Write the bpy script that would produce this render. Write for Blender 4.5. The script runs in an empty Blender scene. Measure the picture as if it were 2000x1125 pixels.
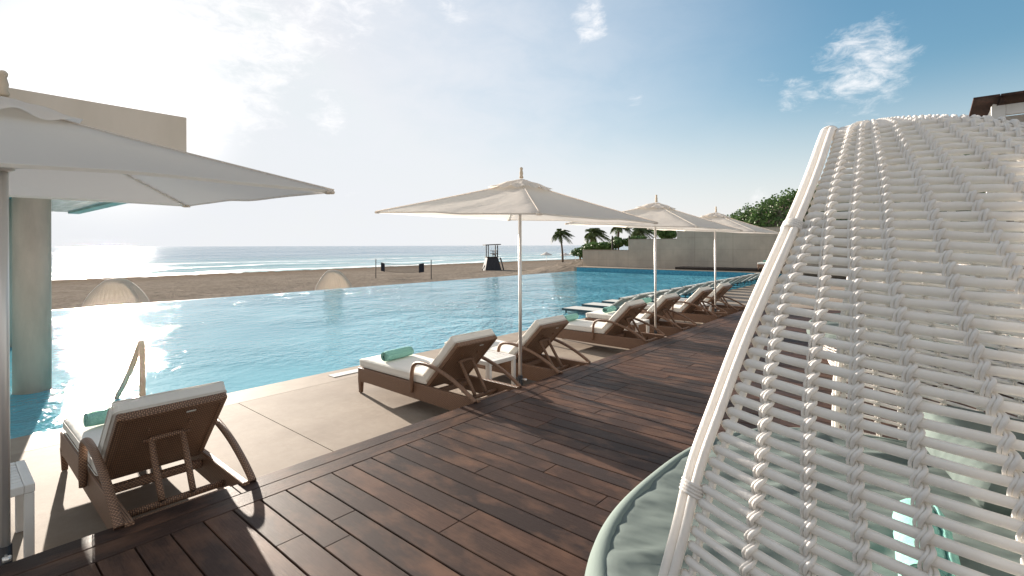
import bpy, bmesh, math, random
import numpy as np
from mathutils import Vector, Matrix
PI = math.pi
random.seed(7)
C = bpy.context.scene
COL = C.collection

# ------------------------------------------------------------------ camera
FPX, YAW, CZ = 968.0, math.radians(40.44), 1.85
cam_d = bpy.data.cameras.new('camera'); cam = bpy.data.objects.new('camera', cam_d)
COL.objects.link(cam); C.camera = cam
cam_d.sensor_width = 36.0; cam_d.lens = FPX / 2000 * 36.0
cam_d.shift_y = -(562.5 - 479.4) / 2000
cam_d.clip_start = 0.05; cam_d.clip_end = 90000
cam.matrix_world = Matrix.Translation((0, 0, CZ)) @ Matrix.Rotation(YAW, 4, 'Z') @ Matrix.Rotation(PI/2, 4, 'X') @ Matrix.Rotation(-0.0027, 4, 'Z')
FW = np.array([-math.sin(YAW), math.cos(YAW), 0.0]); RT = np.array([math.cos(YAW), math.sin(YAW), 0.0])

def hy(px): return 479.4 - 0.0027 * (px - 1000)
def atd(px, py, d):            # world point seen at a pixel of the photograph, at depth d
    p = FW * d + RT * ((px - 1000) / FPX * d)
    return (p[0], p[1], CZ - (py - hy(px)) / FPX * d)
def at(px, py, z):             # ... lying at height z
    return atd(px, py, (CZ - z) * FPX / (py - hy(px)))
def dirpx(px, py):
    v = Vector(FW) + Vector(RT) * ((px - 1000) / FPX) + Vector((0, 0, (hy(px) - py) / FPX))
    return v.normalized()

# ------------------------------------------------------------------ light
SUNV = dirpx(215, 203)
SUN_EL = math.asin(SUNV.z); SUN_AZ = math.atan2(SUNV.x, SUNV.y)     # azimuth from +Y towards +X
sun_d = bpy.data.lights.new('sun', 'SUN'); sun = bpy.data.objects.new('sun', sun_d); COL.objects.link(sun)
sun_d.energy = 5.0; sun_d.angle = math.radians(0.5); sun_d.color = (1.0, 0.89, 0.77)
sun.rotation_euler = SUNV.to_track_quat('Z', 'Y').to_euler()
C.view_settings.view_transform = 'Standard'; C.view_settings.look = 'None'
C.view_settings.exposure = 1.4; C.view_settings.gamma = 1.0; C.view_settings.use_curve_mapping = False

W = bpy.data.worlds.new('World'); C.world = W; W.use_nodes = True
nt = W.node_tree; N = nt.nodes; L = nt.links
bg = N['Background']
sky = N.new('ShaderNodeTexSky'); sky.sky_type = 'NISHITA'; sky.sun_disc = False
sky.sun_elevation = SUN_EL; sky.sun_rotation = SUN_AZ
sky.air_density = 1.0; sky.dust_density = 1.0; sky.ozone_density = 1.6; sky.altitude = 0
bg.inputs['Strength'].default_value = 0.085
def wmath(op, a, b=None, c=None, clamp=False):
    n = N.new('ShaderNodeMath'); n.operation = op; n.use_clamp = clamp
    for i, v in enumerate((a, b, c)):
        if v is None: continue
        if isinstance(v, (int, float)): n.inputs[i].default_value = v
        else: L.new(v, n.inputs[i])
    return n.outputs[0]
tc = N.new('ShaderNodeTexCoord'); dvec = tc.outputs['Generated']
def wdot(v):
    n = N.new('ShaderNodeVectorMath'); n.operation = 'DOT_PRODUCT'; L.new(dvec, n.inputs[0]); n.inputs[1].default_value = v
    return n.outputs['Value']
def wmap(v, a, b, c, d, interp='SMOOTHSTEP'):
    n = N.new('ShaderNodeMapRange'); n.interpolation_type = interp
    L.new(v, n.inputs[0])
    for i, x in enumerate((a, b, c, d)): n.inputs[i+1].default_value = x
    return n.outputs[0]
sep = N.new('ShaderNodeSeparateXYZ'); L.new(dvec, sep.inputs[0])
# cloud noise in direction space, stretched sideways
mp = N.new('ShaderNodeMapping'); mp.inputs['Scale'].default_value = (1.0, 1.0, 2.2); L.new(dvec, mp.inputs[0])
nz = N.new('ShaderNodeTexNoise'); nz.inputs['Scale'].default_value = 7.5; nz.inputs['Detail'].default_value = 9; nz.inputs['Roughness'].default_value = 0.62; nz.inputs['Distortion'].default_value = 0.35
L.new(mp.outputs[0], nz.inputs['Vector'])
nzb = N.new('ShaderNodeTexNoise'); nzb.inputs['Scale'].default_value = 22; nzb.inputs['Detail'].default_value = 8; nzb.inputs['Roughness'].default_value = 0.7; nzb.inputs['Distortion'].default_value = 0.6
L.new(mp.outputs[0], nzb.inputs['Vector'])
blobs = [(400, 60, 15, .95), (520, 110, 9, .7), (300, 10, 12, .8), (660, 20, 7, .75), (740, 0, 5, .6), (885, 12, 3.2, .75), (1150, 35, 3.6, .8),
         (635, 215, 4.2, .8), (565, 205, 3, .6), (1690, 135, 6.5, .85), (1625, 150, 4, .6), (1560, 185, 3, .8), (1515, 160, 2.5, .5), (1240, 198, 1.5, .5), (650, 300, 4, .45), (585, 300, 3, .4), (390, 270, 4, .6),
         (1490, 392, 2.5, .8), (665, 350, 4, .35)]
acc = None
for px, py, rad, amp in blobs:
    m = wmap(wdot(dirpx(px, py)), math.cos(math.radians(rad)), math.cos(math.radians(rad*0.15)), 0, amp)
    acc = m if acc is None else wmath('MAXIMUM', acc, m)
dens = wmath('ADD', wmath('ADD', wmath('MULTIPLY', nz.outputs['Fac'], 1.5), wmath('MULTIPLY', nzb.outputs['Fac'], 1.3)), wmath('SUBTRACT', acc, 1.9))
dens = wmap(dens, 0.02, 0.75, 0, 1)
dens = wmath('MULTIPLY', dens, wmap(acc, 0.0, 0.25, 0, 1))
# low soft cloud bank above the horizon
mp2 = N.new('ShaderNodeMapping'); mp2.inputs['Scale'].default_value = (1.0, 1.0, 5.0); L.new(dvec, mp2.inputs[0])
nz2 = N.new('ShaderNodeTexNoise'); nz2.inputs['Scale'].default_value = 5.0; nz2.inputs['Detail'].default_value = 7; nz2.inputs['Roughness'].default_value = 0.6
L.new(mp2.outputs[0], nz2.inputs['Vector'])
low = wmath('MULTIPLY', wmap(sep.outputs[2], 0.0, 0.2, 0.7, 0.0), wmap(nz2.outputs['Fac'], 0.38, 0.68, 0.25, 1))
sunside = wmap(wdot(SUNV), 0.35, 0.95, 0.15, 1.0)
low = wmath('MAXIMUM', wmath('MULTIPLY', low, wmap(wdot(SUNV), 0.2, 0.8, 0.6, 1.0)), wmap(sep.outputs[2], 0.0, 0.30, 0.88, 0.0))
# thin milky veil around the sun
veil = wmath('MULTIPLY', wmap(wdot(SUNV), 0.30, 1.0, 0.0, 0.9, 'SMOOTHSTEP'), wmap(nz.outputs['Fac'], 0.25, 0.7, 0.75, 1.0))
# unseen broken cloud added behind the camera, to brighten the hood's near side
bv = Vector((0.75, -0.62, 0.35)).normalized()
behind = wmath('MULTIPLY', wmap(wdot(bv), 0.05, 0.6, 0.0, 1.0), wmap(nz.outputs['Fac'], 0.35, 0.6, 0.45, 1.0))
hsv = N.new('ShaderNodeHueSaturation'); hsv.inputs['Hue'].default_value = 0.487; hsv.inputs['Saturation'].default_value = 1.2; hsv.inputs['Value'].default_value = 1.12
L.new(sky.outputs[0], hsv.inputs['Color'])
dl = N.new('ShaderNodeVectorMath'); dl.operation = 'DOT_PRODUCT'; L.new(hsv.outputs[0], dl.inputs[0]); dl.inputs[1].default_value = (.33, .34, .33)
scl = wmath('DIVIDE', 1.0, wmath('ADD', 1.0, wmath('MULTIPLY', dl.outputs['Value'], 0.15)))
vs = N.new('ShaderNodeVectorMath'); vs.operation = 'SCALE'; L.new(hsv.outputs[0], vs.inputs[0]); L.new(scl, vs.inputs['Scale'])
vm = N.new('ShaderNodeVectorMath'); vm.operation = 'MINIMUM'; L.new(vs.outputs[0], vm.inputs[0]); vm.inputs[1].default_value = (3.3, 3.8, 4.3)
def cmix(f, a, b):
    n = N.new('ShaderNodeMix'); n.data_type = 'RGBA'; L.new(f, n.inputs['Factor']); L.new(a, n.inputs['A'])
    if isinstance(b, tuple): n.inputs['B'].default_value = (*b, 1)
    else: L.new(b, n.inputs['B'])
    return n.outputs['Result']
c1 = cmix(low, vm.outputs[0], (4.15, 4.15, 4.3))
c1 = cmix(veil, c1, (3.9, 3.98, 4.2))
c1 = cmix(wmath('MULTIPLY', dens, 0.85), c1, (5.0, 4.95, 4.98))
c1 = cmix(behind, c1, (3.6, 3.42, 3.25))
c1 = cmix(wmath('POWER', wmap(wdot(SUNV), math.cos(math.radians(13)), 1.0, 0.0, 1.0, 'LINEAR'), 3.0), c1, (7.5, 7.3, 7.1))
L.new(c1, bg.inputs['Color'])

# ------------------------------------------------------------------ materials
def mat(name, base, rough=0.6, spec=0.5, metal=0.0, noise=None, bump=None, trans=0, fn=None, coords='Object'):
    m = bpy.data.materials.new(name); m.use_nodes = True
    t = m.node_tree; b = t.nodes['Principled BSDF']
    b.inputs['Base Color'].default_value = (*base, 1); b.inputs['Roughness'].default_value = rough
    b.inputs['Metallic'].default_value = metal; b.inputs['Specular IOR Level'].default_value = spec
    cd = t.nodes.new('ShaderNodeTexCoord')
    def nzn(scale, detail=5, rgh=0.55, vec=None, stretch=None):
        n = t.nodes.new('ShaderNodeTexNoise'); n.inputs['Scale'].default_value = scale; n.inputs['Detail'].default_value = detail; n.inputs['Roughness'].default_value = rgh
        v = cd.outputs[coords] if vec is None else vec
        if stretch:
            q = t.nodes.new('ShaderNodeMapping'); q.inputs['Scale'].default_value = stretch; t.links.new(v, q.inputs[0]); v = q.outputs[0]
        t.links.new(v, n.inputs['Vector']); return n.outputs['Fac']
    m['_'] = 0
    if noise:                                   # (scale, colour2, lo, hi, stretch)
        sc, c2, lo, hi = noise[:4]; st = noise[4] if len(noise) > 4 else None
        f = nzn(sc, stretch=st); r = t.nodes.new('ShaderNodeMapRange'); t.links.new(f, r.inputs[0]); r.inputs[1].default_value = lo; r.inputs[2].default_value = hi
        x = t.nodes.new('ShaderNodeMix'); x.data_type = 'RGBA'; t.links.new(r.outputs[0], x.inputs['Factor'])
        x.inputs['A'].default_value = (*base, 1); x.inputs['B'].default_value = (*c2, 1); t.links.new(x.outputs['Result'], b.inputs['Base Color'])
    if bump:                                    # (scale, strength, distance, stretch)
        f = nzn(bump[0], 6, stretch=bump[3] if len(bump) > 3 else None)
        q = t.nodes.new('ShaderNodeBump'); q.inputs['Strength'].default_value = bump[1]; q.inputs['Distance'].default_value = bump[2]
        t.links.new(f, q.inputs['Height']); t.links.new(q.outputs[0], b.inputs['Normal'])
    if trans:
        tr = t.nodes.new('ShaderNodeBsdfTranslucent'); tr.inputs[0].default_value = (*base, 1)
        ms = t.nodes.new('ShaderNodeMixShader'); ms.inputs[0].default_value = trans
        t.links.new(b.outputs[0], ms.inputs[1]); t.links.new(tr.outputs[0], ms.inputs[2]); t.links.new(ms.outputs[0], t.nodes['Material Output'].inputs[0])
    del m['_']
    if fn: fn(t, b, cd, nzn)
    return m
def nmath(t, op, a, b=None, clamp=False):
    n = t.nodes.new('ShaderNodeMath'); n.operation = op; n.use_clamp = clamp
    for i, v in enumerate((a, b)):
        if v is None: continue
        if isinstance(v, (int, float)): n.inputs[i].default_value = v
        else: t.links.new(v, n.inputs[i])
    return n.outputs[0]
def nrange(t, v, a, b, c, d, interp='LINEAR'):
    n = t.nodes.new('ShaderNodeMapRange'); n.interpolation_type = interp; t.links.new(v, n.inputs[0])
    for i, x in enumerate((a, b, c, d)): n.inputs[i+1].default_value = x
    return n.outputs[0]
def nmix(t, f, a, b, mode='MIX'):
    n = t.nodes.new('ShaderNodeMix'); n.data_type = 'RGBA'; n.blend_type = mode
    if isinstance(f, (int, float)): n.inputs['Factor'].default_value = f
    else: t.links.new(f, n.inputs['Factor'])
    for k, v in (('A', a), ('B', b)):
        if isinstance(v, tuple): n.inputs[k].default_value = (*v, 1)
        else: t.links.new(v, n.inputs[k])
    return n.outputs['Result']
def nbump(t, h, s, d, prev=None):
    n = t.nodes.new('ShaderNodeBump'); n.inputs['Strength'].default_value = s; n.inputs['Distance'].default_value = d; t.links.new(h, n.inputs['Height'])
    if prev is not None: t.links.new(prev, n.inputs['Normal'])
    return n.outputs[0]

def f_wicker(t, b, cd, nz):
    # flat strips woven over and under: two crossed sine profiles on metric UVs
    sp = t.nodes.new('ShaderNodeSeparateXYZ'); t.links.new(cd.outputs['UV'], sp.inputs[0])
    u = nmath(t, 'MULTIPLY', sp.outputs[0], 2*PI/0.021); v = nmath(t, 'MULTIPLY', sp.outputs[1], 2*PI/0.0115)
    row = nmath(t, 'FLOOR', nmath(t, 'MULTIPLY', sp.outputs[1], 1/0.0115))
    ph = nmath(t, 'MULTIPLY', row, PI)
    over = nmath(t, 'SINE', nmath(t, 'ADD', u, ph))
    h = nmath(t, 'MULTIPLY', nmath(t, 'ABSOLUTE', nmath(t, 'SINE', nmath(t, 'MULTIPLY', v, 0.5))), nrange(t, over, -1, 1, 0.25, 1))
    c = nmix(t, nrange(t, h, 0.05, 0.75, 0, 1), (0.035, 0.018, 0.012), (0.45, 0.26, 0.16))
    c = nmix(t, nrange(t, nz(30, 3), 0.3, 0.7, 0, 0.35), c, (0.16, 0.085, 0.05))
    t.links.new(c, b.inputs['Base Color']); t.links.new(nbump(t, h, 0.9, 0.004), b.inputs['Normal'])
M = {}
M['wicker'] = mat('brown_wicker', (0.13, 0.07, 0.04), 0.5, fn=f_wicker)
def f_cushion(t, b, cd, nz):
    n1 = nbump(t, nz(9, 3), 0.25, 0.02); n2 = nbump(t, nz(420, 2), 0.25, 0.001, n1)
    t.links.new(n2, b.inputs['Normal'])
M['cushion'] = mat('cream_cushion_cloth', (0.80, 0.77, 0.71), 0.85, 0.2, fn=f_cushion)
def f_towel(t, b, cd, nz):
    c = nmix(t, nrange(t, nz(60, 4), 0.3, 0.7, 0, 1), (0.20, 0.44, 0.38), (0.28, 0.54, 0.47))
    t.links.new(c, b.inputs['Base Color']); t.links.new(nbump(t, nz(260, 4), 0.8, 0.004), b.inputs['Normal'])
M['towel'] = mat('mint_terry', (0.2, 0.55, 0.47), 0.95, 0.1, fn=f_towel)
M['white_paint'] = mat('white_paint', (0.78, 0.77, 0.74), 0.45, 0.4, noise=(6, (0.70, 0.68, 0.64), .45, .75), bump=(60, .15, .001))
M['metal'] = mat('brushed_steel', (0.80, 0.78, 0.75), 0.42, metal=0.75)
M['black'] = mat('black_sleeve', (0.015, 0.015, 0.018), 0.4)
M['canopy'] = mat('sand_canvas', (0.88, 0.82, 0.75), 0.9, 0.1, bump=(2.2, .6, .04), trans=0.5)
def f_cane(t, b, cd, nz):
    c = nmix(t, nrange(t, nz(18, 4), 0.35, 0.7, 0, 1), (0.93, 0.905, 0.87), (0.86, 0.825, 0.785))
    t.links.new(c, b.inputs['Base Color'])
    n1 = nbump(t, nz(160, 4), 0.5, 0.0022); t.links.new(n1, b.inputs['Normal'])
M['cane_dull'] = mat('weathered_cane', (0.80, 0.74, 0.66), 0.7, 0.2, trans=0.35)
M['cane'] = mat('white_synthetic_cane', (0.93, 0.90, 0.86), 0.42, 0.5, trans=0.34, fn=f_cane)
def f_mint(t, b, cd, nz):
    c = nmix(t, nrange(t, nz(3, 3), 0.35, 0.65, 0, 1), (0.125, 0.155, 0.145), (0.15, 0.183, 0.172))
    t.links.new(c, b.inputs['Base Color'])
    n1 = nbump(t, nz(3.2, 2, 0.5, None, (1.0, 2.6, 1)), 0.7, 0.05); n2 = nbump(t, nz(500, 2), 0.3, 0.0008, n1); t.links.new(n2, b.inputs['Normal'])
M['mint'] = mat('sage_green_canvas', (0.16, 0.21, 0.19), 0.85, 0.15, fn=f_mint)
M['mint_pipe'] = mat('pale_sage_piping', (0.19, 0.235, 0.215), 0.85, 0.15, bump=(90, .4, .003))
def f_conc(t, b, cd, nz):
    c = nmix(t, nrange(t, nz(1.3, 7, .65), 0.32, 0.68, 0, 1), (0.245, 0.198, 0.155), (0.35, 0.292, 0.232))
    c = nmix(t, nrange(t, nz(14, 6, .7), 0.40, 0.75, 0, 0.5), c, (0.25, 0.195, 0.15))
    c = nmix(t, nrange(t, nz(220, 2, .6), 0.60, 0.72, 0, 0.5), c, (0.17, 0.13, 0.10))
    c = nmix(t, nrange(t, nz(0.9, 8, .75), 0.50, 0.64, 0, 0.65), c, (0.215, 0.168, 0.128))
    c = nmix(t, nrange(t, nz(4, 7, .7, None, (.35, 1, 1)), 0.58, 0.72, 0, 0.35), c, (0.21, 0.16, 0.12))
    t.links.new(c, b.inputs['Base Color']); t.links.new(nbump(t, nz(120, 5), 0.35, 0.003), b.inputs['Normal'])
M['terrace'] = mat('beige_concrete', (0.5, 0.42, 0.34), 0.75, 0.25, fn=f_conc)
M['coping'] = mat('pale_coping', (0.34, 0.28, 0.22), 0.7, 0.3, noise=(5, (0.28, 0.225, 0.175), .4, .75), bump=(90, .3, .002))
def f_deck(t, b, cd, nz):
    g = t.nodes.new('ShaderNodeNewGeometry'); r = g.outputs['Random Per Island']
    cr = t.nodes.new('ShaderNodeValToRGB'); t.links.new(r, cr.inputs[0]); e = cr.color_ramp.elements
    e[0].color = (0.024, 0.016, 0.015, 1); e[1].color = (0.092, 0.046, 0.030, 1)
    x = e.new(0.35); x.color = (0.060, 0.033, 0.024, 1); x = e.new(0.65); x.color = (0.040, 0.028, 0.025, 1)
    off = nmath(t, 'MULTIPLY', r, 37.0); cm = t.nodes.new('ShaderNodeCombineXYZ'); t.links.new(off, cm.inputs[0]); t.links.new(off, cm.inputs[1])
    va = t.nodes.new('ShaderNodeVectorMath'); t.links.new(cd.outputs['UV'], va.inputs[0]); t.links.new(cm.outputs[0], va.inputs[1])
    gr = nz(6, 8, .7, va.outputs[0], (1.2, 26, 1)); pt = nz(2.4, 4, .6, va.outputs[0], (1, 2, 1)); fine = nz(40, 6, .7, va.outputs[0], (1, 30, 1))
    c = nmix(t, nrange(t, gr, 0.38, 0.66, 0, 0.62), cr.outputs[0], (0.034, 0.021, 0.018))
    c = nmix(t, nrange(t, pt, 0.46, 0.70, 0, 0.65), c, (0.19, 0.10, 0.062))
    c = nmix(t, nrange(t, fine, 0.5, 0.75, 0, 0.35), c, (0.13, 0.095, 0.08))
    t.links.new(c, b.inputs['Base Color']); t.links.new(nrange(t, gr, 0.3, 0.7, 0.40, 0.6), b.inputs['Roughness'])
    t.links.new(nbump(t, nmath(t, 'ADD', gr, nmath(t, 'MULTIPLY', fine, .5)), 0.35, 0.003), b.inputs['Normal'])
M['deck'] = mat('dark_hardwood', (0.08, 0.05, 0.04), 0.5, 0.13, fn=f_deck)
M['underdeck'] = mat('dark_joists', (0.012, 0.010, 0.010), 0.9, 0.1)
def f_pool(t, b, cd, nz):
    c = nmix(t, nrange(t, nz(0.22, 3), 0.3, 0.7, 0, 1), (0.075, 0.32, 0.42), (0.13, 0.43, 0.53))
    t.links.new(c, b.inputs['Base Color']); b.inputs['IOR'].default_value = 1.33
    b.inputs['Specular IOR Level'].default_value = 0.5
    patch = nrange(t, nz(0.35, 2), 0.40, 0.62, 0.35, 1.0)
    h = nmath(t, 'MULTIPLY', nmath(t, 'ADD', nz(3.1, 4, .62, None, (1, .8, 1)), nmath(t, 'MULTIPLY', nz(10, 3), .40)), patch)
    sp = t.nodes.new('ShaderNodeSeparateXYZ'); t.links.new(cd.outputs['Object'], sp.inputs[0])
    h = nmath(t, 'MULTIPLY', h, nrange(t, sp.outputs[1], 4.5, 12.5, 0.085, 1.0, 'SMOOTHSTEP'))       # water is calmer in the lee of the pavilion
    t.links.new(nbump(t, h, 1.0, 0.52), b.inputs['Normal'])
M['pool'] = mat('pool_water_surface', (0.08, 0.4, 0.5), 0.04, fn=f_pool)
def f_sea(t, b, cd, nz):
    sp = t.nodes.new('ShaderNodeSeparateXYZ'); t.links.new(cd.outputs['Object'], sp.inputs[0])
    off = nmath(t, 'MULTIPLY', nmath(t, 'ADD', sp.outputs[0], 88.0), -1.0)          # metres from the shore
    wob = nmath(t, 'MULTIPLY', nmath(t, 'SUBTRACT', nz(0.02, 4, .6), .5), 55.0)
    d = nmath(t, 'ADD', off, wob)
    c = nmix(t, nrange(t, off, 10, 160, 0, 1, 'SMOOTHSTEP'), (0.14, 0.42, 0.45), (0.035, 0.20, 0.31))
    c = nmix(t, nrange(t, nz(0.03, 4, .6, None, (1, .25, 1)), .45, .7, 0, .5), c, (0.05, 0.21, 0.26))
    # breakers: foam bands parallel to the shore, broken up
    br = None
    for c0, w in ((6, 9), (30, 5), (58, 4)):
        k = nmath(t, 'SUBTRACT', 1.0, nmath(t, 'MULTIPLY', nmath(t, 'ABSOLUTE', nmath(t, 'SUBTRACT', d, c0)), 1.0/w), True)
        br = k if br is None else nmath(t, 'MAXIMUM', br, k)
    fo = nrange(t, nmath(t, 'ADD', nmath(t, 'MULTIPLY', br, .75), nmath(t, 'MULTIPLY', nz(0.22, 6, .75, None, (1, .3, 1)), 1.0)), .86, 1.08, 0, 1)
    fo = nmath(t, 'MULTIPLY', fo, nrange(t, br, 0, .15, 0, 1))
    c = nmix(t, fo, c, (0.75, 0.78, 0.78)); t.links.new(c, b.inputs['Base Color'])
    t.links.new(nrange(t, fo, 0, 1, 0.07, 0.8), b.inputs['Roughness']); b.inputs['IOR'].default_value = 1.33
    b.inputs['Specular IOR Level'].default_value = 0.12
    h = nmath(t, 'ADD', nz(0.5, 5, .6, None, (1, .35, 1)), nmath(t, 'MULTIPLY', nz(0.07, 3, .5, None, (1, .25, 1)), 3.0))
    h = nmath(t, 'MULTIPLY', h, nrange(t, nz(0.018, 4, .65, None, (1, .5, 1)), .35, .68, .25, 1.7))
    t.links.new(nbump(t, h, 1.0, 0.8), b.inputs['Normal'])
M['sea'] = mat('sea_surface', (0.03, 0.18, 0.22), 0.12, fn=f_sea)
def f_sand(t, b, cd, nz):
    c = nmix(t, nrange(t, nz(0.25, 6, .65), .35, .65, 0, 1), (0.22, 0.188, 0.155), (0.285, 0.247, 0.207))
    c = nmix(t, nrange(t, nz(2.2, 6, .75), .45, .7, 0, .85), c, (0.13, 0.108, 0.088))
    sp = t.nodes.new('ShaderNodeSeparateXYZ'); t.links.new(cd.outputs['Object'], sp.inputs[0])
    c = nmix(t, nrange(t, sp.outputs[2], -2.55, -2.25, .75, 0), c, (0.17, 0.125, 0.09))
    t.links.new(c, b.inputs['Base Color']); t.links.new(nbump(t, nmath(t, 'ADD', nz(1.6, 6, .7), nmath(t, 'MULTIPLY', nz(9, 4, .6), .3)), 1.0, 0.22), b.inputs['Normal'])
M['sand'] = mat('beach_sand', (0.4, 0.3, 0.2), 1.0, 0.0, fn=f_sand)
def f_wall(t, b, cd, nz):
    c = nmix(t, nrange(t, nz(0.7, 6, .6), .35, .65, 0, 1), (0.50, 0.435, 0.36), (0.39, 0.34, 0.285))
    c = nmix(t, nrange(t, nz(1.2, 6, .7, None, (6, 1, .5)), .5, .75, 0, .55), c, (0.36, 0.32, 0.27))
    sp = t.nodes.new('ShaderNodeSeparateXYZ'); t.links.new(cd.outputs['Object'], sp.inputs[0])
    ln = nrange(t, nmath(t, 'ABSOLUTE', nmath(t, 'SUBTRACT', nmath(t, 'FRACT', nmath(t, 'MULTIPLY', sp.outputs[2], 1/0.78)), .5)), .485, .5, 0, .5)
    c = nmix(t, ln, c, (0.2, 0.17, 0.14))
    vj = nrange(t, nmath(t, 'ABSOLUTE', nmath(t, 'SUBTRACT', nmath(t, 'FRACT', nmath(t, 'MULTIPLY', sp.outputs[0], 1/2.4)), .5)), .492, .5, 0, .6)
    c = nmix(t, vj, c, (0.2, 0.17, 0.14))
    t.links.new(c, b.inputs['Base Color']); t.links.new(nbump(t, nz(5, 7, .7, None, (5, 1, .5)), .8, 0.04), b.inputs['Normal'])
M['wall'] = mat('board_marked_concrete', (0.36, 0.31, 0.26), 0.9, 0.15, fn=f_wall)
M['pillar'] = mat('grey_concrete', (0.58, 0.50, 0.41), 0.85, 0.2, noise=(2.2, (0.45, 0.39, 0.32), .4, .7, (2, 2, .6)), bump=(25, .3, .006))
M['render'] = mat('sand_render', (0.72, 0.63, 0.54), 0.9, 0.15, noise=(0.8, (0.60, 0.52, 0.43), .42, .68, (1, 1, .35)), bump=(60, .3, .003))
M['soffit'] = mat('teal_soffit_panel', (0.27, 0.33, 0.32), 0.25, 0.6, noise=(2.2, (0.40, 0.46, 0.44), .42, .6, (.4, 3, 1)), bump=(4, .2, .02))
M['tile'] = mat('blue_pool_tile', (0.03, 0.22, 0.34), 0.25, 0.5, noise=(8, (0.05, 0.30, 0.42), .4, .6))
M['dark_wood'] = mat('dark_weathered_wood', (0.028, 0.023, 0.021), 0.75, 0.2, noise=(4, (0.05, 0.04, 0.035), .4, .7, (1, 1, 6)), bump=(12, .4, .01, (6, 6, 1)))
M['roof_wood'] = mat('dark_roof_plank', (0.05, 0.028, 0.024), 0.7, 0.2, noise=(5, (0.09, 0.045, 0.035), .4, .7, (6, 1, 1)))
M['slate'] = mat('slate_blue_boards', (0.03, 0.034, 0.042), 0.7, 0.2, noise=(3, (0.055, 0.058, 0.066), .4, .7, (5, 5, .6)))
M['sling'] = mat('grey_teal_sling', (0.34, 0.365, 0.355), 0.6, 0.3, noise=(5, (0.41, 0.435, 0.42), .4, .7), bump=(150, .4, .002), trans=0.25)
M['sling_top'] = mat('pale_grey_sling', (0.62, 0.62, 0.58), 0.6, 0.3, noise=(6, (0.54, 0.55, 0.51), .4, .7))
M['sling_frame'] = mat('teal_aluminium', (0.045, 0.075, 0.085), 0.4, 0.5)
M['rope'] = mat('cream_rope_wrap', (0.66, 0.55, 0.42), 0.85, 0.2, bump=(60, .8, .006))
M['thatch'] = mat('pale_beach_canvas', (0.62, 0.58, 0.54), 0.9, 0.1)
M['net'] = mat('dark_net_cord', (0.035, 0.035, 0.04), 0.8, 0.2)
M['banner'] = mat('navy_banner_cloth', (0.022, 0.024, 0.034), 0.8, 0.2)
def leafmat(name, a, c2, tr=0.25):
    def fn(t, b, cd, nz):
        g = t.nodes.new('ShaderNodeNewGeometry')
        c = nmix(t, g.outputs['Random Per Island'], a, c2); t.links.new(c, b.inputs['Base Color'])
    return mat(name, a, 0.5, 0.35, trans=tr, fn=fn)
M['leaf'] = leafmat('sea_grape_leaf', (0.045, 0.095, 0.024), (0.13, 0.21, 0.055))
M['palm'] = leafmat('palm_leaflet', (0.045, 0.075, 0.022), (0.11, 0.14, 0.045))
M['twig'] = mat('dry_twig', (0.22, 0.17, 0.11), 0.9, 0.1)
M['trunk'] = mat('palm_bark', (0.14, 0.11, 0.085), 0.9, 0.1, bump=(10, .6, .03, (1, 1, 6)))
M['label'] = mat('pale_label', (0.75, 0.75, 0.7), 0.5)

# ------------------------------------------------------------------ mesh helpers
class MB:
    def __init__(s): s.v = []; s.f = []; s.uv = []; s.n = 0; s.sm = []
    def add(s, V, Fs, UV, mtx=None, smooth=True):
        V = np.asarray(V, float)
        if mtx is not None:
            A = np.array(mtx); V = V @ A[:3, :3].T + A[:3, 3]
        s.v.append(V); o = s.n; s.n += len(V)
        for f, u in zip(Fs, UV):
            s.f.append([i + o for i in f]); s.uv.append(u); s.sm.append(smooth)
        return s
    def build(s, name, m, parent=None, loc=(0, 0, 0), rz=0):
        me = bpy.data.meshes.new(name); me.from_pydata(np.concatenate(s.v).tolist(), [], s.f)
        ul = me.uv_layers.new(name='UVMap'); flat = [c for u in s.uv for p in u for c in p]
        ul.data.foreach_set('uv', flat); me.polygons.foreach_set('use_smooth', s.sm)
        me.materials.append(m); me.update()
        o = bpy.data.objects.new(name, me); COL.objects.link(o); o.parent = parent; o.location = loc; o.rotation_euler = (0, 0, rz)
        return o
def boxuv(V, Fs):
    V = np.asarray(V); out = []
    for f in Fs:
        p = V[list(f)]; n = np.cross(p[1]-p[0], p[2]-p[0]) if len(f) == 3 else np.cross(p[2]-p[0], p[3]-p[1])
        k = int(np.argmax(abs(n))); a, b = [(1, 2), (0, 2), (0, 1)][k]
        out.append([(float(q[a]), float(q[b])) for q in p])
    return out
_bc = {}
def bevdata(sx, sy, sz, r, seg):
    key = (round(sx, 4), round(sy, 4), round(sz, 4), r, seg)
    if key not in _bc:
        bm = bmesh.new(); bmesh.ops.create_cube(bm, size=1)
        for v in bm.verts: v.co = Vector((v.co.x*sx, v.co.y*sy, v.co.z*sz))
        if r: bmesh.ops.bevel(bm, geom=bm.edges[:], offset=r, segments=seg, profile=0.5, affect='EDGES')
        bm.verts.index_update()
        V = [tuple(v.co) for v in bm.verts]; Fs = [[v.index for v in f.verts] for f in bm.faces]; bm.free()
        _bc[key] = (V, Fs, boxuv(V, Fs))
    return _bc[key]
def box(mb, c, s, r=0.0, seg=1, rot=None, smooth=False):
    V, Fs, U = bevdata(*s, r, seg)
    m = Matrix.Translation(c)
    if rot is not None: m = m @ rot
    return mb.add(V, Fs, U, m, smooth)
def box2(mb, a, b, r=0.0, seg=1):
    return box(mb, [(a[i]+b[i])/2 for i in range(3)], [abs(b[i]-a[i]) for i in range(3)], r, seg)
def RY(a): return Matrix.Rotation(a, 4, 'Y')
def RZ(a): return Matrix.Rotation(a, 4, 'Z')
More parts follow.
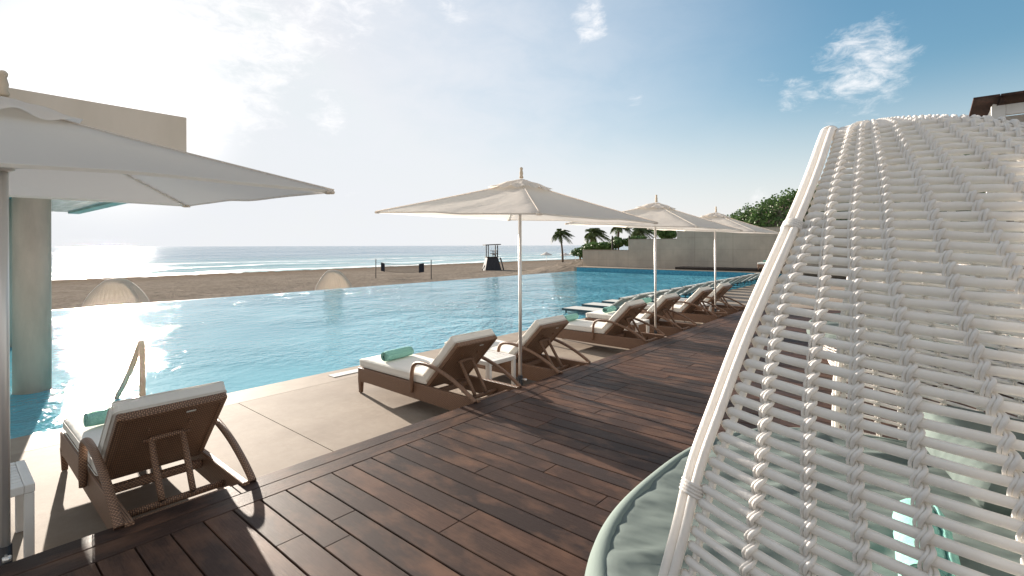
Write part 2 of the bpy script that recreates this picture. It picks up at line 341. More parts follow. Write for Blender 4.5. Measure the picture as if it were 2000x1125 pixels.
def smoothpath(P, k=6):
    P = np.asarray(P, float); Q = np.vstack([2*P[0]-P[1], P, 2*P[-1]-P[-2]]); out = []
    for i in range(1, len(Q)-2):
        for j in range(k):
            t = j/k; a, b, c, d = Q[i-1], Q[i], Q[i+1], Q[i+2]
            out.append(.5*((2*b)+(-a+c)*t+(2*a-5*b+4*c-d)*t*t+(-a+3*b-3*c+d)*t**3))
    out.append(P[-1]); return np.array(out)
def tube(mb, P, r, n=8, cap=True, flat=1.0, up=None, smooth=True):
    P = np.asarray(P, float); m = len(P); r = np.broadcast_to(np.asarray(r, float), (m,))
    T = np.gradient(P, axis=0); T /= np.linalg.norm(T, axis=1)[:, None] + 1e-12
    ref = np.array([0, 0, 1.]) if up is None else np.asarray(up, float)
    if up is None and abs(T[0] @ ref) > .95: ref = np.array([1., 0, 0])
    A = np.zeros_like(P); a = np.cross(T[0], ref); a /= np.linalg.norm(a)
    for i in range(m):                        # transported frame
        a = a - T[i]*(a @ T[i]); a /= np.linalg.norm(a); A[i] = a
    Bn = np.cross(T, A)
    th = np.arange(n)*2*PI/n
    V = (P[:, None] + r[:, None, None]*(np.cos(th)[None, :, None]*A[:, None] + flat*np.sin(th)[None, :, None]*Bn[:, None])).reshape(-1, 3)
    Ls = np.concatenate([[0], np.cumsum(np.linalg.norm(np.diff(P, axis=0), axis=1))]); cr = 2*PI*r.mean()
    Fs = []; U = []
    for i in range(m-1):
        for j in range(n):
            k = (j+1) % n
            Fs.append([i*n+j, i*n+k, (i+1)*n+k, (i+1)*n+j]); u0, u1 = j/n*cr, (j+1)/n*cr
            U.append([(u0, Ls[i]), (u1, Ls[i]), (u1, Ls[i+1]), (u0, Ls[i+1])])
    if cap:
        Fs.append(list(range(n))[::-1]); U.append([(0, 0)]*n); Fs.append([(m-1)*n+j for j in range(n)]); U.append([(0, 0)]*n)
    return mb.add(V, Fs, U, None, smooth)
def lathe(mb, prof, n=16, c=(0, 0, 0)):
    V = []; Fs = []; U = []
    for r, z in prof:
        for j in range(n): V.append((c[0]+r*math.cos(2*PI*j/n), c[1]+r*math.sin(2*PI*j/n), c[2]+z))
    for i in range(len(prof)-1):
        for j in range(n):
            k = (j+1) % n; Fs.append([i*n+j, i*n+k, (i+1)*n+k, (i+1)*n+j]); U.append([(j/n, prof[i][1]), ((j+1)/n, prof[i][1]), ((j+1)/n, prof[i+1][1]), (j/n, prof[i+1][1])])
    Fs.append(list(range(n))[::-1]); U.append([(0, 0)]*n); Fs.append([(len(prof)-1)*n+j for j in range(n)]); U.append([(0, 0)]*n)
    return mb.add(V, Fs, U)
def grid(mb, X, Y, Z, UVs=None, mtx=None, flip=False, smooth=True):
    nx, ny = X.shape; V = np.stack([X, Y, Z], -1).reshape(-1, 3); Fs = []; U = []
    for i in range(nx-1):
        for j in range(ny-1):
            f = [i*ny+j, (i+1)*ny+j, (i+1)*ny+j+1, i*ny+j+1]
            if flip: f = f[::-1]
            Fs.append(f); U.append([(V[q][0], V[q][1]) for q in f])
    return mb.add(V, Fs, U, mtx, smooth)
def vnoise(x, y, s=0):
    return (np.sin(x*1.7+s)*np.cos(y*2.3-s*1.3)+np.sin(x*3.9-y*2.1+s*2.2)*.5+np.cos(x*7.3+y*6.1+s)*.25)/1.75
def soft(mb, hx, hy_, hz, r, nx=16, ny=10, nz_=4, bulge=.012, wob=.004, seed=0, mtx=None, edgew=0):
    def ax(h, n):
        e = np.linspace(0, r, 4)
        return np.unique(np.round(np.concatenate([-h+e, np.linspace(-h+r, h-r, n), h-e]), 5))
    xs, ys, zs = ax(hx, nx), ax(hy_, ny), ax(hz, nz_)
    H = np.array([hx, hy_, hz])
    for k in range(3):
        for sg in (-1, 1):
            o = [0, 1, 2]; o.remove(k); a = (xs, ys, zs)[o[0]]; b = (xs, ys, zs)[o[1]]
            A, B = np.meshgrid(a, b, indexing='ij'); Q = np.zeros(A.shape+(3,)); Q[..., o[0]] = A; Q[..., o[1]] = B; Q[..., k] = sg*H[k]
            Cc = np.clip(Q, -(H-r), H-r); D = Q-Cc; D /= np.linalg.norm(D, axis=-1)[..., None]+1e-9; P = Cc+D*r
            w = (1-(P[..., 0]/hx)**4)*(1-(P[..., 1]/hy_)**4)
            P[..., 2] += np.sign(P[..., 2])*bulge*np.clip(w, 0, 1) + wob*vnoise(P[..., 0]*5, P[..., 1]*6, seed)
            P[..., 0] += wob*vnoise(P[..., 1]*5, P[..., 2]*9, seed+2); P[..., 1] += wob*vnoise(P[..., 0]*6, P[..., 2]*9, seed+4)
            fl = (sg < 0) ^ (k == 1)
            grid(mb, P[..., 0], P[..., 1], P[..., 2], mtx=mtx, flip=fl)
    return mb

def tag(o, label=None, cat=None, group=None, kind=None):
    if label: o['label'] = label
    if cat: o['category'] = cat
    if group: o['group'] = group
    if kind: o['kind'] = kind
    return o
def empty(name, loc=(0, 0, 0), rz=0):
    o = bpy.data.objects.new(name, None); COL.objects.link(o); o.location = loc; o.rotation_euler = (0, 0, rz); o.empty_display_size = .2
    return o
def copy_tree(o, parent=None):
    kids = [c for c in bpy.data.objects if c.parent == o]
    c = o.copy(); COL.objects.link(c); c.parent = parent
    for k in kids: copy_tree(k, c)
    return c
def struct(o): o['kind'] = 'structure'; return o

# ------------------------------------------------------------------ ground, pool, sea
EDGE = -3.457            # pool-side edge of the timber deck (top at z = 0.30)
DZ = 0.30
POOLX, FARX, ENDY = -6.79, -19.75, 30.4
def notch(y): return -6.15 - 0.02*(y-11.7)
NY = 11.0
mb = MB()                # terrace slab, with the pool cut out, coping joints as real grooves
jo = 0.004
ys = [-14, -3.2, 2.35, 7.9, NY]
for i in range(len(ys)-1): box2(mb, (-6.25+jo, ys[i]+jo, -0.4), (1.5, ys[i+1]-jo, 0.0))
ys = [NY, 13.45, 19.0, 24.55, 30.1, 36.0]
for i in range(len(ys)-1):
    a, b = ys[i]+jo, ys[i+1]-jo; x0, x1 = notch(a), notch(b)
    if b > 30.3: x0 = x1 = -5.9
    V = [(x0, a, -.4), (14, a, -.4), (14, b, -.4), (x1, b, -.4), (x0, a, 0), (14, a, 0), (14, b, 0), (x1, b, 0)]
    Fs = [[0, 3, 2, 1], [4, 5, 6, 7], [0, 1, 5, 4], [1, 2, 6, 5], [2, 3, 7, 6], [3, 0, 4, 7]]; mb.add(V, Fs, boxuv(V, Fs), None, False)
struct(mb.build('terrace', M['terrace']))
mb = MB(); 
for i in range(8):
    a, b = -14+i*3.125, -14+(i+1)*3.125
    box2(mb, (POOLX, a+.002, -.42), (-6.25-jo, b-.002, -0.002), .008, 2)
struct(mb.build('pool_coping', M['coping']))
mb = MB(); box2(mb, (FARX-.25, -14.2, -1.6), (14.3, 36.2, -.43)); struct(mb.build('terrace_footing', M['render']))
mb = MB()
V = [(FARX, -14, -.03), (POOLX, -14, -.03), (POOLX, NY, -.03), (notch(NY), NY, -.03), (notch(ENDY), ENDY, -.03), (FARX, ENDY, -.03)]
mb.add(V, [[0, 1, 2, 5], [2, 3, 4, 5]], [[(v[0], v[1]) for v in (V[0], V[1], V[2], V[5])], [(v[0], v[1]) for v in (V[2], V[3], V[4], V[5])]], None, False)
struct(mb.build('pool_water', M['pool']))
mb = MB(); box2(mb, (FARX-.25, -14, -1.7), (FARX-.003, ENDY+.3, -.034)); struct(mb.build('infinity_edge', M['tile']))
mb = MB(); box2(mb, (FARX, ENDY+.003, -.4), (-6.3, ENDY+.12, .25)); struct(mb.build('pool_end_wall', M['tile']))
mb = MB(); box2(mb, (FARX-.2, ENDY+.0, .253), (-6.3, ENDY+.35, .29)); box2(mb, (-20.2, ENDY+.353, -1.4), (-6.2, 32.6, .26)); struct(mb.build('pool_end_ledge', M['coping']))

# sea and beach
mb = MB()
V = [(-60000, -60000, 0), (-80, -60000, 0), (-80, 60000, 0), (-60000, 60000, 0)]
mb.add(V, [[0, 1, 2, 3]], [[(v[0], v[1]) for v in V]], None, False)
struct(mb.build('sea', M['sea'], loc=(0, 0, -2.6)))
def sand_z(X, Y):
    X = np.asarray(X, float); Y = np.asarray(Y, float)
    t = np.clip((-20-X)/69, -1, 1.6); z = -1.42 - 1.18*t
    z = np.where(X < -89, -2.6-.03*(-89-X), z)
    # dune rising towards the retaining wall
    g = np.exp(-(np.minimum(X+21, 0)/9.5)**2)/(1+np.exp(-(Y-31.5)/1.6)); z = z + 2.15*g
    z = z + 3.2*np.clip((Y-45)/60, 0, 1)*np.clip((X+46)/26, 0, 1)
    z = z + .05*vnoise(X*.5, Y*.45) + .05*vnoise(X*1.7, Y*1.3, 3) + .16*g*vnoise(X*1.9, Y*2.2, 5)
    return z
xs = np.concatenate([np.linspace(-140, -50, 60), np.linspace(-49.4, -18, 120)]); ysn = np.concatenate([np.linspace(-600, -30, 30), np.linspace(-28, 110, 260), np.linspace(112, 900, 60)])
X, Y = np.meshgrid(xs, ysn, indexing='ij'); mb = MB(); grid(mb, X, Y, sand_z(X, Y)); struct(mb.build('beach_sand', M['sand']))
mb = MB(); Xg, Yg = np.meshgrid(np.linspace(-20, 3000, 8), np.linspace(36, 900, 8), indexing='ij'); grid(mb, Xg, Yg, Xg*0-.4-1.0*(Yg > 40)*0); 
Xg, Yg = np.meshgrid(np.linspace(14.2, 3000, 5), np.linspace(-900, 36, 5), indexing='ij'); grid(mb, Xg, Yg, Xg*0-.4)
Xg, Yg = np.meshgrid(np.linspace(-19, 14.2, 5), np.linspace(-900, -14.2, 5), indexing='ij'); grid(mb, Xg, Yg, Xg*0-.4)
struct(mb.build('ground', M['sand']))

# deck of dark boards: boards run across (along X), two edge boards run along the rim
mb = MB(); rnd = random.Random(3)
def board(a, b, along):
    s = [b[i]-a[i] for i in range(3)]; V, Fs, _ = bevdata(*s, .003, 1)
    Vn = np.array(V)+np.array([(a[i]+b[i])/2 for i in range(3)])
    U = [[(Vn[q][along], Vn[q][1-along]) for q in f] for f in Fs]
    mb.add(Vn, Fs, U, None, False)
D0, D1 = -5.0, 13.9
for x0, x1, ph in ((EDGE, EDGE+.148, 1.9), (EDGE+.154, EDGE+.312, .55)):
    y = D0 - ph
    while y < D1:
        y2 = min(y+2.72, D1)
        if y2-y > .1: board((x0, y+.0015, DZ-.03), (x1, y2-.0015, DZ), 1)
        y = y2
y = D0 + .05; k = 0
while y < D1-.1:
    x = EDGE+.318 - (0 if rnd.random() < .5 else 0); first = True
    while x < 7.5:
        ln = rnd.choice((.55, .75, 1.1, 1.6, 2.2)) if first else rnd.choice((2.0, 2.4, 2.8)); first = False
        x2 = min(x+ln, 7.5); board((x+.001, y, DZ-.03), (x2-.0015, y+.1485, DZ+rnd.uniform(-.0008, .0008)), 0); x = x2
    y += .1565; k += 1
struct(mb.build('timber_deck', M['deck']))
mb = MB(); box2(mb, (EDGE+.03, D0+.05, .004), (7.4, D1-.05, DZ-.05)); struct(mb.build('deck_joists', M['underdeck']))
mb = MB(); box2(mb, (EDGE+.002, D0, .003), (EDGE+.028, D1, DZ-.033)); struct(mb.build('deck_fascia', M['deck']))

# skimmer lid in the coping
mb = MB(); box2(mb, (-6.60, 3.68, .0), (-6.43, 4.16, .006), .002); o = mb.build('skimmer_cover', M['white_paint'])
tag(o, 'pale rectangular skimmer lid set flat into the pool edge beside the second lounger', 'drain cover')

# ------------------------------------------------------------------ lounger
def lounger(label):
    t = empty('sun_lounger'); W2 = .33
    f = MB()
    for s in (-1, 1):
        y = s*(W2-.024)
        path = smoothpath([(0.02, y, .245), (.6, y, .245), (1.3, y, .245), (2.08, y, .245)], 3)
        V = []; 
        # side rail: deep woven board, its lower line arching up from the front leg
        n = 24; xs = np.linspace(0, 2.1, n); bot = .160 - .022*(xs/2.1) + .010*np.exp(-((xs-.07)/.08)**2)*-1; top = .322 - 0*xs
        for i in range(n):
            for (yy, zz) in ((-.022, bot[i]), (.022, bot[i]), (.022, top[i]-.008), (.014, top[i]), (-.014, top[i]), (-.022, top[i]-.008)): V.append((xs[i], y+yy, zz))
        Fs = [[i*6+j, i*6+(j+1) % 6, (i+1)*6+(j+1) % 6, (i+1)*6+j] for i in range(n-1) for j in range(6)]+[[5, 4, 3, 2, 1, 0], [(n-1)*6+j for j in range(6)]]
        f.add(V, Fs, boxuv(V, Fs), None, False)
    box(f, (.022, 0, .255), (.044, 2*W2-.092, .13), .008, 2)
    f.build('side_frame', M['wicker'], t)
    d = MB(); box2(d, (.05, -W2+.05, .285), (1.30, W2-.05, .318)); d.build('seat_panel', M['wicker'], t)
    for x in (1.36, 1.98, ):
        c = MB(); box(c, (x, 0, .245), (.05, 2*W2-.09, .06), .015, 2); c.build('crossbar', M['wicker'], t)
    c = MB(); tube(c, [(1.80, -W2+.05, .235), (1.80, W2-.05, .235)], .022, 10); c.build('crossbar', M['wicker'], t)
    for (x, s) in ((.028, -1), (.028, 1), (2.05, -1), (2.05, 1)):
        l = MB(); y = s*(W2-.026); V = []
        for z, h in ((0.008, .019), (.10, .023), (.19, .027)):
            for a, b in ((-1, -1), (1, -1), (1, 1), (-1, 1)): V.append((x+a*h, y+b*h, z))
        Fs = [[i*4+j, i*4+(j+1) % 4, i*4+4+(j+1) % 4, i*4+4+j] for i in range(2) for j in range(4)]+[[3, 2, 1, 0], [8, 9, 10, 11]]
        l.add(V, Fs, boxuv(V, Fs), None, False); lo = l.build('leg', M['wicker'], t)
        q = MB(); lathe(q, [(.016, 0), (.018, .004), (.018, .012)], 10, (x, y, 0)); q.build('foot_cap', M['metal'], lo)
    ang = math.radians(46.5); LB = .69
    mt = Matrix.Translation((1.31, 0, .325)) @ RY(-ang)
    b = MB()
    V, Fs, U = bevdata(LB+.05, .60, .03, .006, 2); b.add(V, Fs, U, mt @ Matrix.Translation((LB/2-.025, 0, .0)), False)
    for y in (-.282, .282):
        V, Fs, U = bevdata(LB+.02, .045, .052, .014, 3); b.add(V, Fs, U, mt @ Matrix.Translation((LB/2, y, 0)), True)
    V, Fs, U = bevdata(.05, .60, .054, .014, 3); b.add(V, Fs, [[(v, u) for u, v in q] for q in U], mt @ Matrix.Translation((LB-.02, 0, 0)), True)
    bo = b.build('backrest', M['wicker'], t)
    q = MB(); V, Fs, U = bevdata(.012, .055, .006, .001, 1); q.add(V, Fs, U, mt @ Matrix.Translation((LB-.075, .10, -.019)), False); q.build('maker_tag', M['label'], bo)
    for y in (-.115, .115):
        q = MB(); V, Fs, U = bevdata(.03, .012, .02, .003, 1); q.add(V, Fs, U, mt @ Matrix.Translation((.50, y, -.024)), False); q.build('bracket', M['wicker'], bo)
    # prop: U frame from the back down to the rear crossbar
    hp = mt @ Vector((.40, 0, -.035)); p = MB()
    foot = Vector((1.83, 0, .262))
    tube(p, smoothpath([(foot.x, -.085, foot.z), (hp.x+.012, -.088, hp.z-.03), (hp.x, -.075, hp.z), (hp.x, .075, hp.z), (hp.x+.012, .088, hp.z-.03), (foot.x, .085, foot.z)], 5), .019, 8)
    tube(p, [(hp.x, -.135, hp.z), (hp.x, .135, hp.z)], .009, 8)
    p.build('support_prop', M['wicker'], t)
    for s in (-1, 1):
        a = MB(); y = s*(W2+.022)
        P = smoothpath([(1.10, y, .22), (1.10, y, .33), (1.108, y, .44), (1.14, y, .525), (1.22, y, .565), (1.36, y, .568), (1.52, y, .545), (1.72, y, .49), (1.90, y, .415), (2.03, y, .345), (2.09, y, .305)], 5)
        rr = np.interp(np.arange(len(P)), [0, 4, len(P)-1], [.022, .025, .024])
        tube(a, P, rr, 12, flat=.8); a.build('armrest', M['wicker'], t)
    sc = MB(); soft(sc, .655, .312, .05, .032, 18, 10, 3, .010, .003, 1, Matrix.Translation((.648, 0, .376))); so = sc.build('seat_cushion', M['cushion'], t)
    bc = MB(); mtb = mt @ Matrix.Translation((LB/2+.012, 0, .074)); soft(bc, LB/2-.005, .315, .05, .03, 12, 10, 3, .008, .003, 5, mtb); co = bc.build('back_cushion', M['cushion'], t)
    for par, hx, mm in ((so, .655, Matrix.Translation((.648, 0, .376))), (co, LB/2-.005, mtb)):
        s_ = MB()
        for z in (-.036, .036):
            hh = .3155; R0 = .03; ring = []
            for cx, cy, a0 in ((1, 1, 0), (-1, 1, PI/2), (-1, -1, PI), (1, -1, 1.5*PI)):
                for k in range(4): ring.append((cx*(hx-R0)+R0*math.cos(a0+k*PI/6), cy*(hh-R0)+R0*math.sin(a0+k*PI/6), z))
            ring.append(ring[0]); A = np.array([mm @ Vector(r_) for r_ in ring]); tube(s_, A, .0035, 5, cap=False)
        s_.build('seam', M['cushion'], par)
    tag(t, label, 'sun lounger', 'wicker sun loungers along the pool edge')
    return t
LY = [0.70-.01, 3.46+.03, 4.92, 7.45, 8.95, 10.95, 12.45]
LX = [-5.50, -5.53, -5.54, -5.60, -5.60, -5.64, -5.66]
LLAB = ['brown wicker sun lounger nearest the camera, seen from behind beside the concrete pillar pool',
        'brown wicker sun lounger left of the nearest umbrella pole, its teal towel in full view',
        'brown wicker sun lounger just right of the nearest umbrella pole, behind the white slatted table',
        'brown wicker sun lounger left of the second standing umbrella pole, front one of that pair',
        'brown wicker sun lounger right behind the second umbrella pole, towel on its foot end',
        'brown wicker sun lounger left of the last umbrella pole in the row',
        'farthest brown wicker sun lounger, right of the last umbrella pole at the deck end']
LLAB[0] = 'brown wicker sun lounger nearest the camera, its high woven back turned to the viewer'
proto = lounger(LLAB[0]); jit = random.Random(5)
lrot = [0, 0, .01, 0, -.012, .008, -.01]
for i, (x, y) in enumerate(zip(LX, LY)):
    o = proto if i == 0 else copy_tree(proto)
    o.location = (x, y+.33, 0); o.rotation_euler = (0, 0, lrot[i]); o['label'] = LLAB[i]

# rolled towels on the seats
def towel(L_=.44, r=.062):
    mb = MB(); n = 60; turns = 3.2; prof = []
    for i in range(n+1):
        a = i/n*turns*2*PI; rr = .012+(r-.012)*(i/n)**.8; prof.append((rr*math.cos(a), rr*math.sin(a)))
    th = .006; P = np.array(prof); T = np.gradient(P, axis=0); T /= np.linalg.norm(T, axis=1)[:, None]; Nn = np.stack([T[:, 1], -T[:, 0]], 1)
    loop = np.vstack([P+Nn*th*.7, (P-Nn*th*.7)[::-1]]); m = len(loop); ks = np.linspace(-.5, .5, 15)
    V = []
    for k in ks:
        e = 1-.10*abs(2*k)**6
        for q, (a, b) in enumerate(loop): V.append((a*e*1.05+.0015*math.sin(k*40+q*.7), k*L_+.004*math.sin(q*.35)*(abs(k) > .45), (b*e)*.96))
    Fs = [[i*m+j, i*m+(j+1) % m, (i+1)*m+(j+1) % m, (i+1)*m+j] for i in range(len(ks)-1) for j in range(m)]
    for base in (0, (len(ks)-1)*m):
        for i in range(n): Fs.append([base+i, base+i+1, base+m-2-i, base+m-1-i])
    mb.add(V, Fs, boxuv(V, Fs)); return mb
TL = ['rolled mint towel half hidden behind the nearest lounger\'s back cushion', 'rolled teal towel lying across the lounger left of the nearest umbrella pole',
      'rolled mint towel barely peeking above the back of the second lounger', 'rolled mint towel showing past the top corner of the third lounger\'s back',
      'rolled pale mint towel on the foot of the lounger right behind the second umbrella pole', 'rolled mint towel peeking out behind the fourth lounger\'s back top',
      'rolled mint towel on the farthest lounger by the deck end']
tmesh = towel().build('rolled_towel', M['towel']); tox = [.46, .40, .30, .42, .40, .30, .35]; trz = [.05, .10, .03, .05, .06, -.05, .04]
for i, (x, y) in enumerate(zip(LX, LY)):
    o = tmesh if i == 0 else tmesh.copy()
    if i: COL.objects.link(o)
    o.location = (x+tox[i], y+.31, .438+.062); o.rotation_euler = (0, i*.9, trz[i]); tag(o, TL[i], 'towel', 'rolled towels on the loungers')

# ------------------------------------------------------------------ side tables
def table(label):
    t = empty('side_table'); h = .45; w = .25
    tp = MB()
    for s in (-1, 1):
        box2(tp, (-w, s*w, h-.05), (w, s*(w-.045), h), .004, 1)
        box2(tp, (s*w, -(w-.0465), h-.05), (s*(w-.045), w-.0465, h), .004, 1)
    for k in range(7):
        y = -(w-.05)+.029+k*.057; box2(tp, (y-.024, -(w-.047), h-.024), (y+.024, w-.047, h-.004), .002, 1)
    tp.build('table_top', M['white_paint'], t)
    for a in (-1, 1):
        for b in (-1, 1):
            l = MB(); box2(l, (a*(w-.002), b*(w-.002), 0), (a*(w-.047), b*(w-.047), h-.052), .004, 1); l.build('leg', M['white_paint'], t)
    return tag(t, label, 'side table', 'white slatted side tables between the loungers')
tb = table('white slatted side table at the left edge beside the nearest lounger'); tb.location = (-4.31, .15, 0)
for (x, y, lb) in ((-4.31, 4.59, 'white slatted side table between two loungers by the nearest standing umbrella pole'),
                   (-4.33, 8.52, 'white slatted side table at the second umbrella pole, partly behind armrests'),
                   (-4.36, 12.02, 'white side table tucked between the two farthest wicker loungers')):
    o = copy_tree(tb); o.location = (x, y, 0); o['label'] = lb

# ------------------------------------------------------------------ umbrellas
def umbrella(label):
    t = empty('patio_umbrella'); a = 1.17; zt, zc = 2.60, 2.185
    top = Matrix.Translation((0, 0, 2.2)) @ RY(math.radians(2.9)) @ Matrix.Translation((0, 0, -2.2))
    p = MB(); tube(p, [(0, 0, .03), (0, 0, 1.2), (0, 0, 2.58)], .0195, 16); p.build('pole', M['metal'], t)
    b = MB(); tube(b, [(0, 0, .0), (0, 0, .34)], .026, 16); lathe(b, [(.10, 0), (.10, .008), (.03, .02)], 20); bo = b.build('base_sleeve', M['black'], t)
    k = MB(); tube(k, [(.02, 0, .30), (.07, 0, .30)], .006, 8); lathe(k, [(.004, -.012), (.018, -.01), (.018, .01), (.004, .012)], 10, (.075, 0, .30)); k.build('clamp_knob', M['metal'], bo)
    n = 33; g = np.linspace(-1, 1, n); X, Y = np.meshgrid(g, g, indexing='ij')
    def hz(X, Y):
        m = np.maximum(abs(X), abs(Y)); q = np.minimum(abs(X), abs(Y))/(m+1e-9)
        zz = zt-.006 - (zt-zc)*(m**.93); zz = zz - .085*m*(1-m)*(1-q**2)*1.6 + .010*m*(1-q)*np.sin(3*(X-Y)) + .004*np.sin(9*np.arctan2(Y, X)+5*m)*m*(1-q) ; return zz
    def xy(X, Y):
        m = np.maximum(abs(X), abs(Y)); q = np.minimum(abs(X), abs(Y))/(m+1e-9)
        s = 1-.030*m*(1-q**2); return X*a*s, Y*a*s
    Z = hz(X, Y); x, y = xy(X, Y); m = np.maximum(abs(X), abs(Y))
    c = MB(); mk = Z.copy(); grid(c, x, y, Z, mtx=top)
    # hem: short fold around the edge
    ring = [(i, 0) for i in range(n)]+[(n-1, j) for j in range(1, n)]+[(i, n-1) for i in range(n-2, -1, -1)]+[(0, j) for j in range(n-2, 0, -1)]
    R_ = np.array([(x[i, j], y[i, j], Z[i, j]) for i, j in ring]+[(x[0, 0], y[0, 0], Z[0, 0])]); R2 = R_.copy(); R2[:, :2] *= .996; R2[:, 2] -= .014
    V = np.vstack([R_, R2]); q = len(R_); Fs = [[i, i+1, q+i+1, q+i] for i in range(q-1)]; c.add(V, Fs, boxuv(V, Fs), top)
    co = c.build('canopy', M['canopy'], t)
    sm = MB()
    for sx in (-1, 1):
        for sy in (-1, 1):
            u = np.linspace(.05, 1, 14); sxx, syy = xy(sx*u, sy*u); P = np.stack([sxx, syy, hz(sx*u, sy*u)+.003], 1)
            A = np.array(top); tube(sm, P @ A[:3, :3].T+A[:3, 3], .004, 5)
    sm.build('seam', M['canopy'], co)
    v = MB(); gg = np.linspace(-1, 1, 25); X2, Y2 = np.meshgrid(gg, gg, indexing='ij'); m2 = np.maximum(abs(X2), abs(Y2)); q2 = np.minimum(abs(X2), abs(Y2))/(m2+1e-9)
    aa = .275; Z2 = zt+.024-.112*m2**1.15 + .014*m2*np.sin(9*np.arctan2(Y2, X2)+.6)*(1-q2**3) + .008*np.sin(X2*7+1)*np.cos(Y2*6)*(m2 > .1)
    grid(v, X2*aa*(1-.05*m2*(1-q2)), Y2*aa*(1-.05*m2*(1-q2)), Z2, mtx=top); v.build('vent_flap', M['canopy'], t)
    f = MB(); lathe(f, [(.020, 0), (.026, .012), (.018, .03), (.022, .06), (.014, .095), (.018, .105), (.019, .118), (.010, .13)], 14, (.022, 0, zt+.028)); f.build('finial', M['rope'], t)
    A = np.array(top)
    for sx in (-1, 1):
        for sy in (-1, 1):
            r = MB(); u = np.linspace(.03, .985, 12); sxx, syy = xy(sx*u, sy*u); P = np.stack([sxx, syy, hz(sx*u, sy*u)-.017], 1) @ A[:3, :3].T+A[:3, 3]
            tube(r, P, .009, 6); ro = r.build('rib', M['white_paint'], t)
            s_ = MB(); e = P[5]; tube(s_, [(sx*.03, sy*.03, 2.27), e], .007, 6); s_.build('strut', M['white_paint'], ro)
            s_ = MB(); e = P[-1]; box(s_, (e[0], e[1], e[2]+.002), (.05, .05, .02), .006, 1, RZ(PI/4)); s_.build('corner_pocket', M['canopy'], ro)
    h = MB(); lathe(h, [(.03, 0), (.045, .01), (.045, .05), (.03, .06)], 14, (0, 0, 2.24)); h.build('runner', M['white_paint'], t)
    return tag(t, label, 'umbrella', 'square canvas umbrellas along the deck')
um = umbrella('large square cream umbrella cut off by the left edge, its pole against the frame'); um.location = (-3.57, .243, 0); um.scale = (1, 1, .998); um.rotation_euler = (0, math.radians(-1.7), 0)
for (x, y, lb) in ((-3.67, 4.45, 'square cream umbrella in the picture centre, nearest whole one with its full steel pole'),
                   (-3.84, 8.50, 'square cream umbrella between the centre umbrella and the smallest one'),
                   (-3.95, 12.05, 'farthest and smallest square cream umbrella, in front of the concrete wall')):
    o = copy_tree(um); o.location = (x, y, 0); o.scale = (1, 1, 1); o.rotation_euler = (0, 0, jit.uniform(-.02, .02)); o['label'] = lb

# ------------------------------------------------------------------ pool handrail
mb = MB(); P = smoothpath([(-6.72, 1.53, -.02), (-6.72, 1.53, .35), (-6.73, 1.53, .66), (-6.765, 1.53, .755), (-6.83, 1.53, .735), (-7.15, 1.52, .43), (-7.55, 1.5, .10), (-7.72, 1.49, -.05), (-7.80, 1.49, -.3)], 7)
tube(mb, P, .029+.0025*np.sin(np.arange(len(P))*2.1), 12); o = mb.build('handrail', M['rope'])
tag(o, 'cream rope wrapped pool handrail bent over the water beyond the nearest lounger', 'handrail')

# ------------------------------------------------------------------ open building on pillars over the pool
b = empty('pool_pavilion', (-12.5, -5, 0))
def bp(mb_, n, m, par=None): 
    o = mb_.build(n, m, par or b); 
    if par is None: o.location = (12.5, 5, 0)
    return o
q = MB(); box2(q, (-8.86, -16, 2.70), (-8.62, 2.52, 3.80)); box2(q, (-17, 2.30, 2.70), (-8.863, 2.52, 3.80)); box2(q, (-17, -16, 3.3), (-8.863, 2.297, 3.5)); bp(q, 'fascia', M['render'])
q = MB(); box2(q, (-17, -16, 2.74), (-8.863, 2.297, 2.80)); bp(q, 'soffit', M['soffit'])
for x in (-8.98+.02, -13.3, ):
    q = MB(); lathe(q, [(.187, -.5), (.187, 2.738)], 48, (x-.02 if x > -9 else x, .86, 0)); bp(q, 'pillar', M['pillar'])
q = MB(); box(q, (-8.62+.0, .75, 2.55), (.001, .001, .001)); 
q = MB(); box2(q, (-9.15, 1.35, 2.55), (-8.95, 1.6, 2.735), .01); bp(q, 'floodlight', M['white_paint'])
tag(b, 'sand coloured flat roofed pavilion on round concrete pillars standing in the pool at left', 'pavilion')

# ------------------------------------------------------------------ chaises standing in the shallow shelf
def chaise(label):
    t = empty('pool_chaise')
    s = MB(); box2(s, (0, -.31, .075), (1.24, .31, .098), .006, 1); s.build('seat', M['sling_top'], t)
    f = MB()
    for y in (-.325, .325): box2(f, (0, y-.013, .035), (1.26, y+.013, .10), .004, 1)
    box2(f, (-.014, -.338, .035), (.0-.001, .338, .10), .004, 1); f.build('frame', M['sling_frame'], t)
    for x in (.1, 1.2):
        for y in (-.29, .29):
            l = MB(); box2(l, (x-.016, y-.016, -.40), (x+.016, y+.016, .073)); l.build('leg', M['sling_frame'], t)
    bk = MB(); rot = Matrix.Translation((1.25, 0, .09)) @ RY(-math.radians(33))
    V, Fs, U = bevdata(.68, .61, .014, .003, 1); bk.add(V, Fs, U, rot @ Matrix.Translation((.34, 0, 0)), False); bo = bk.build('backrest', M['sling'], t)
    fr = MB()
    for y in (-.325, .325):
        V, Fs, U = bevdata(.73, .024, .035, .004, 1); fr.add(V, Fs, U, rot @ Matrix.Translation((.345, y, 0)), False)
    V, Fs, U = bevdata(.12, .67, .03, .006, 1); fr.add(V, Fs, U, rot @ Matrix.Translation((.735, 0, .006)) @ RY(math.radians(35)), False)
    fr.build('back_frame', M['sling_top'], bo)
    return tag(t, label, 'pool chaise', 'low grey green chaises standing in the pool shelf')
ch = chaise('low grey green chaise in the shallow water, nearest of the long row')
ordn = ['second', 'third', 'fourth', 'fifth', 'sixth', 'seventh', 'eighth', 'ninth', 'tenth', 'eleventh', 'twelfth', 'thirteenth', 'fourteenth', 'fifteenth', 'sixteenth']
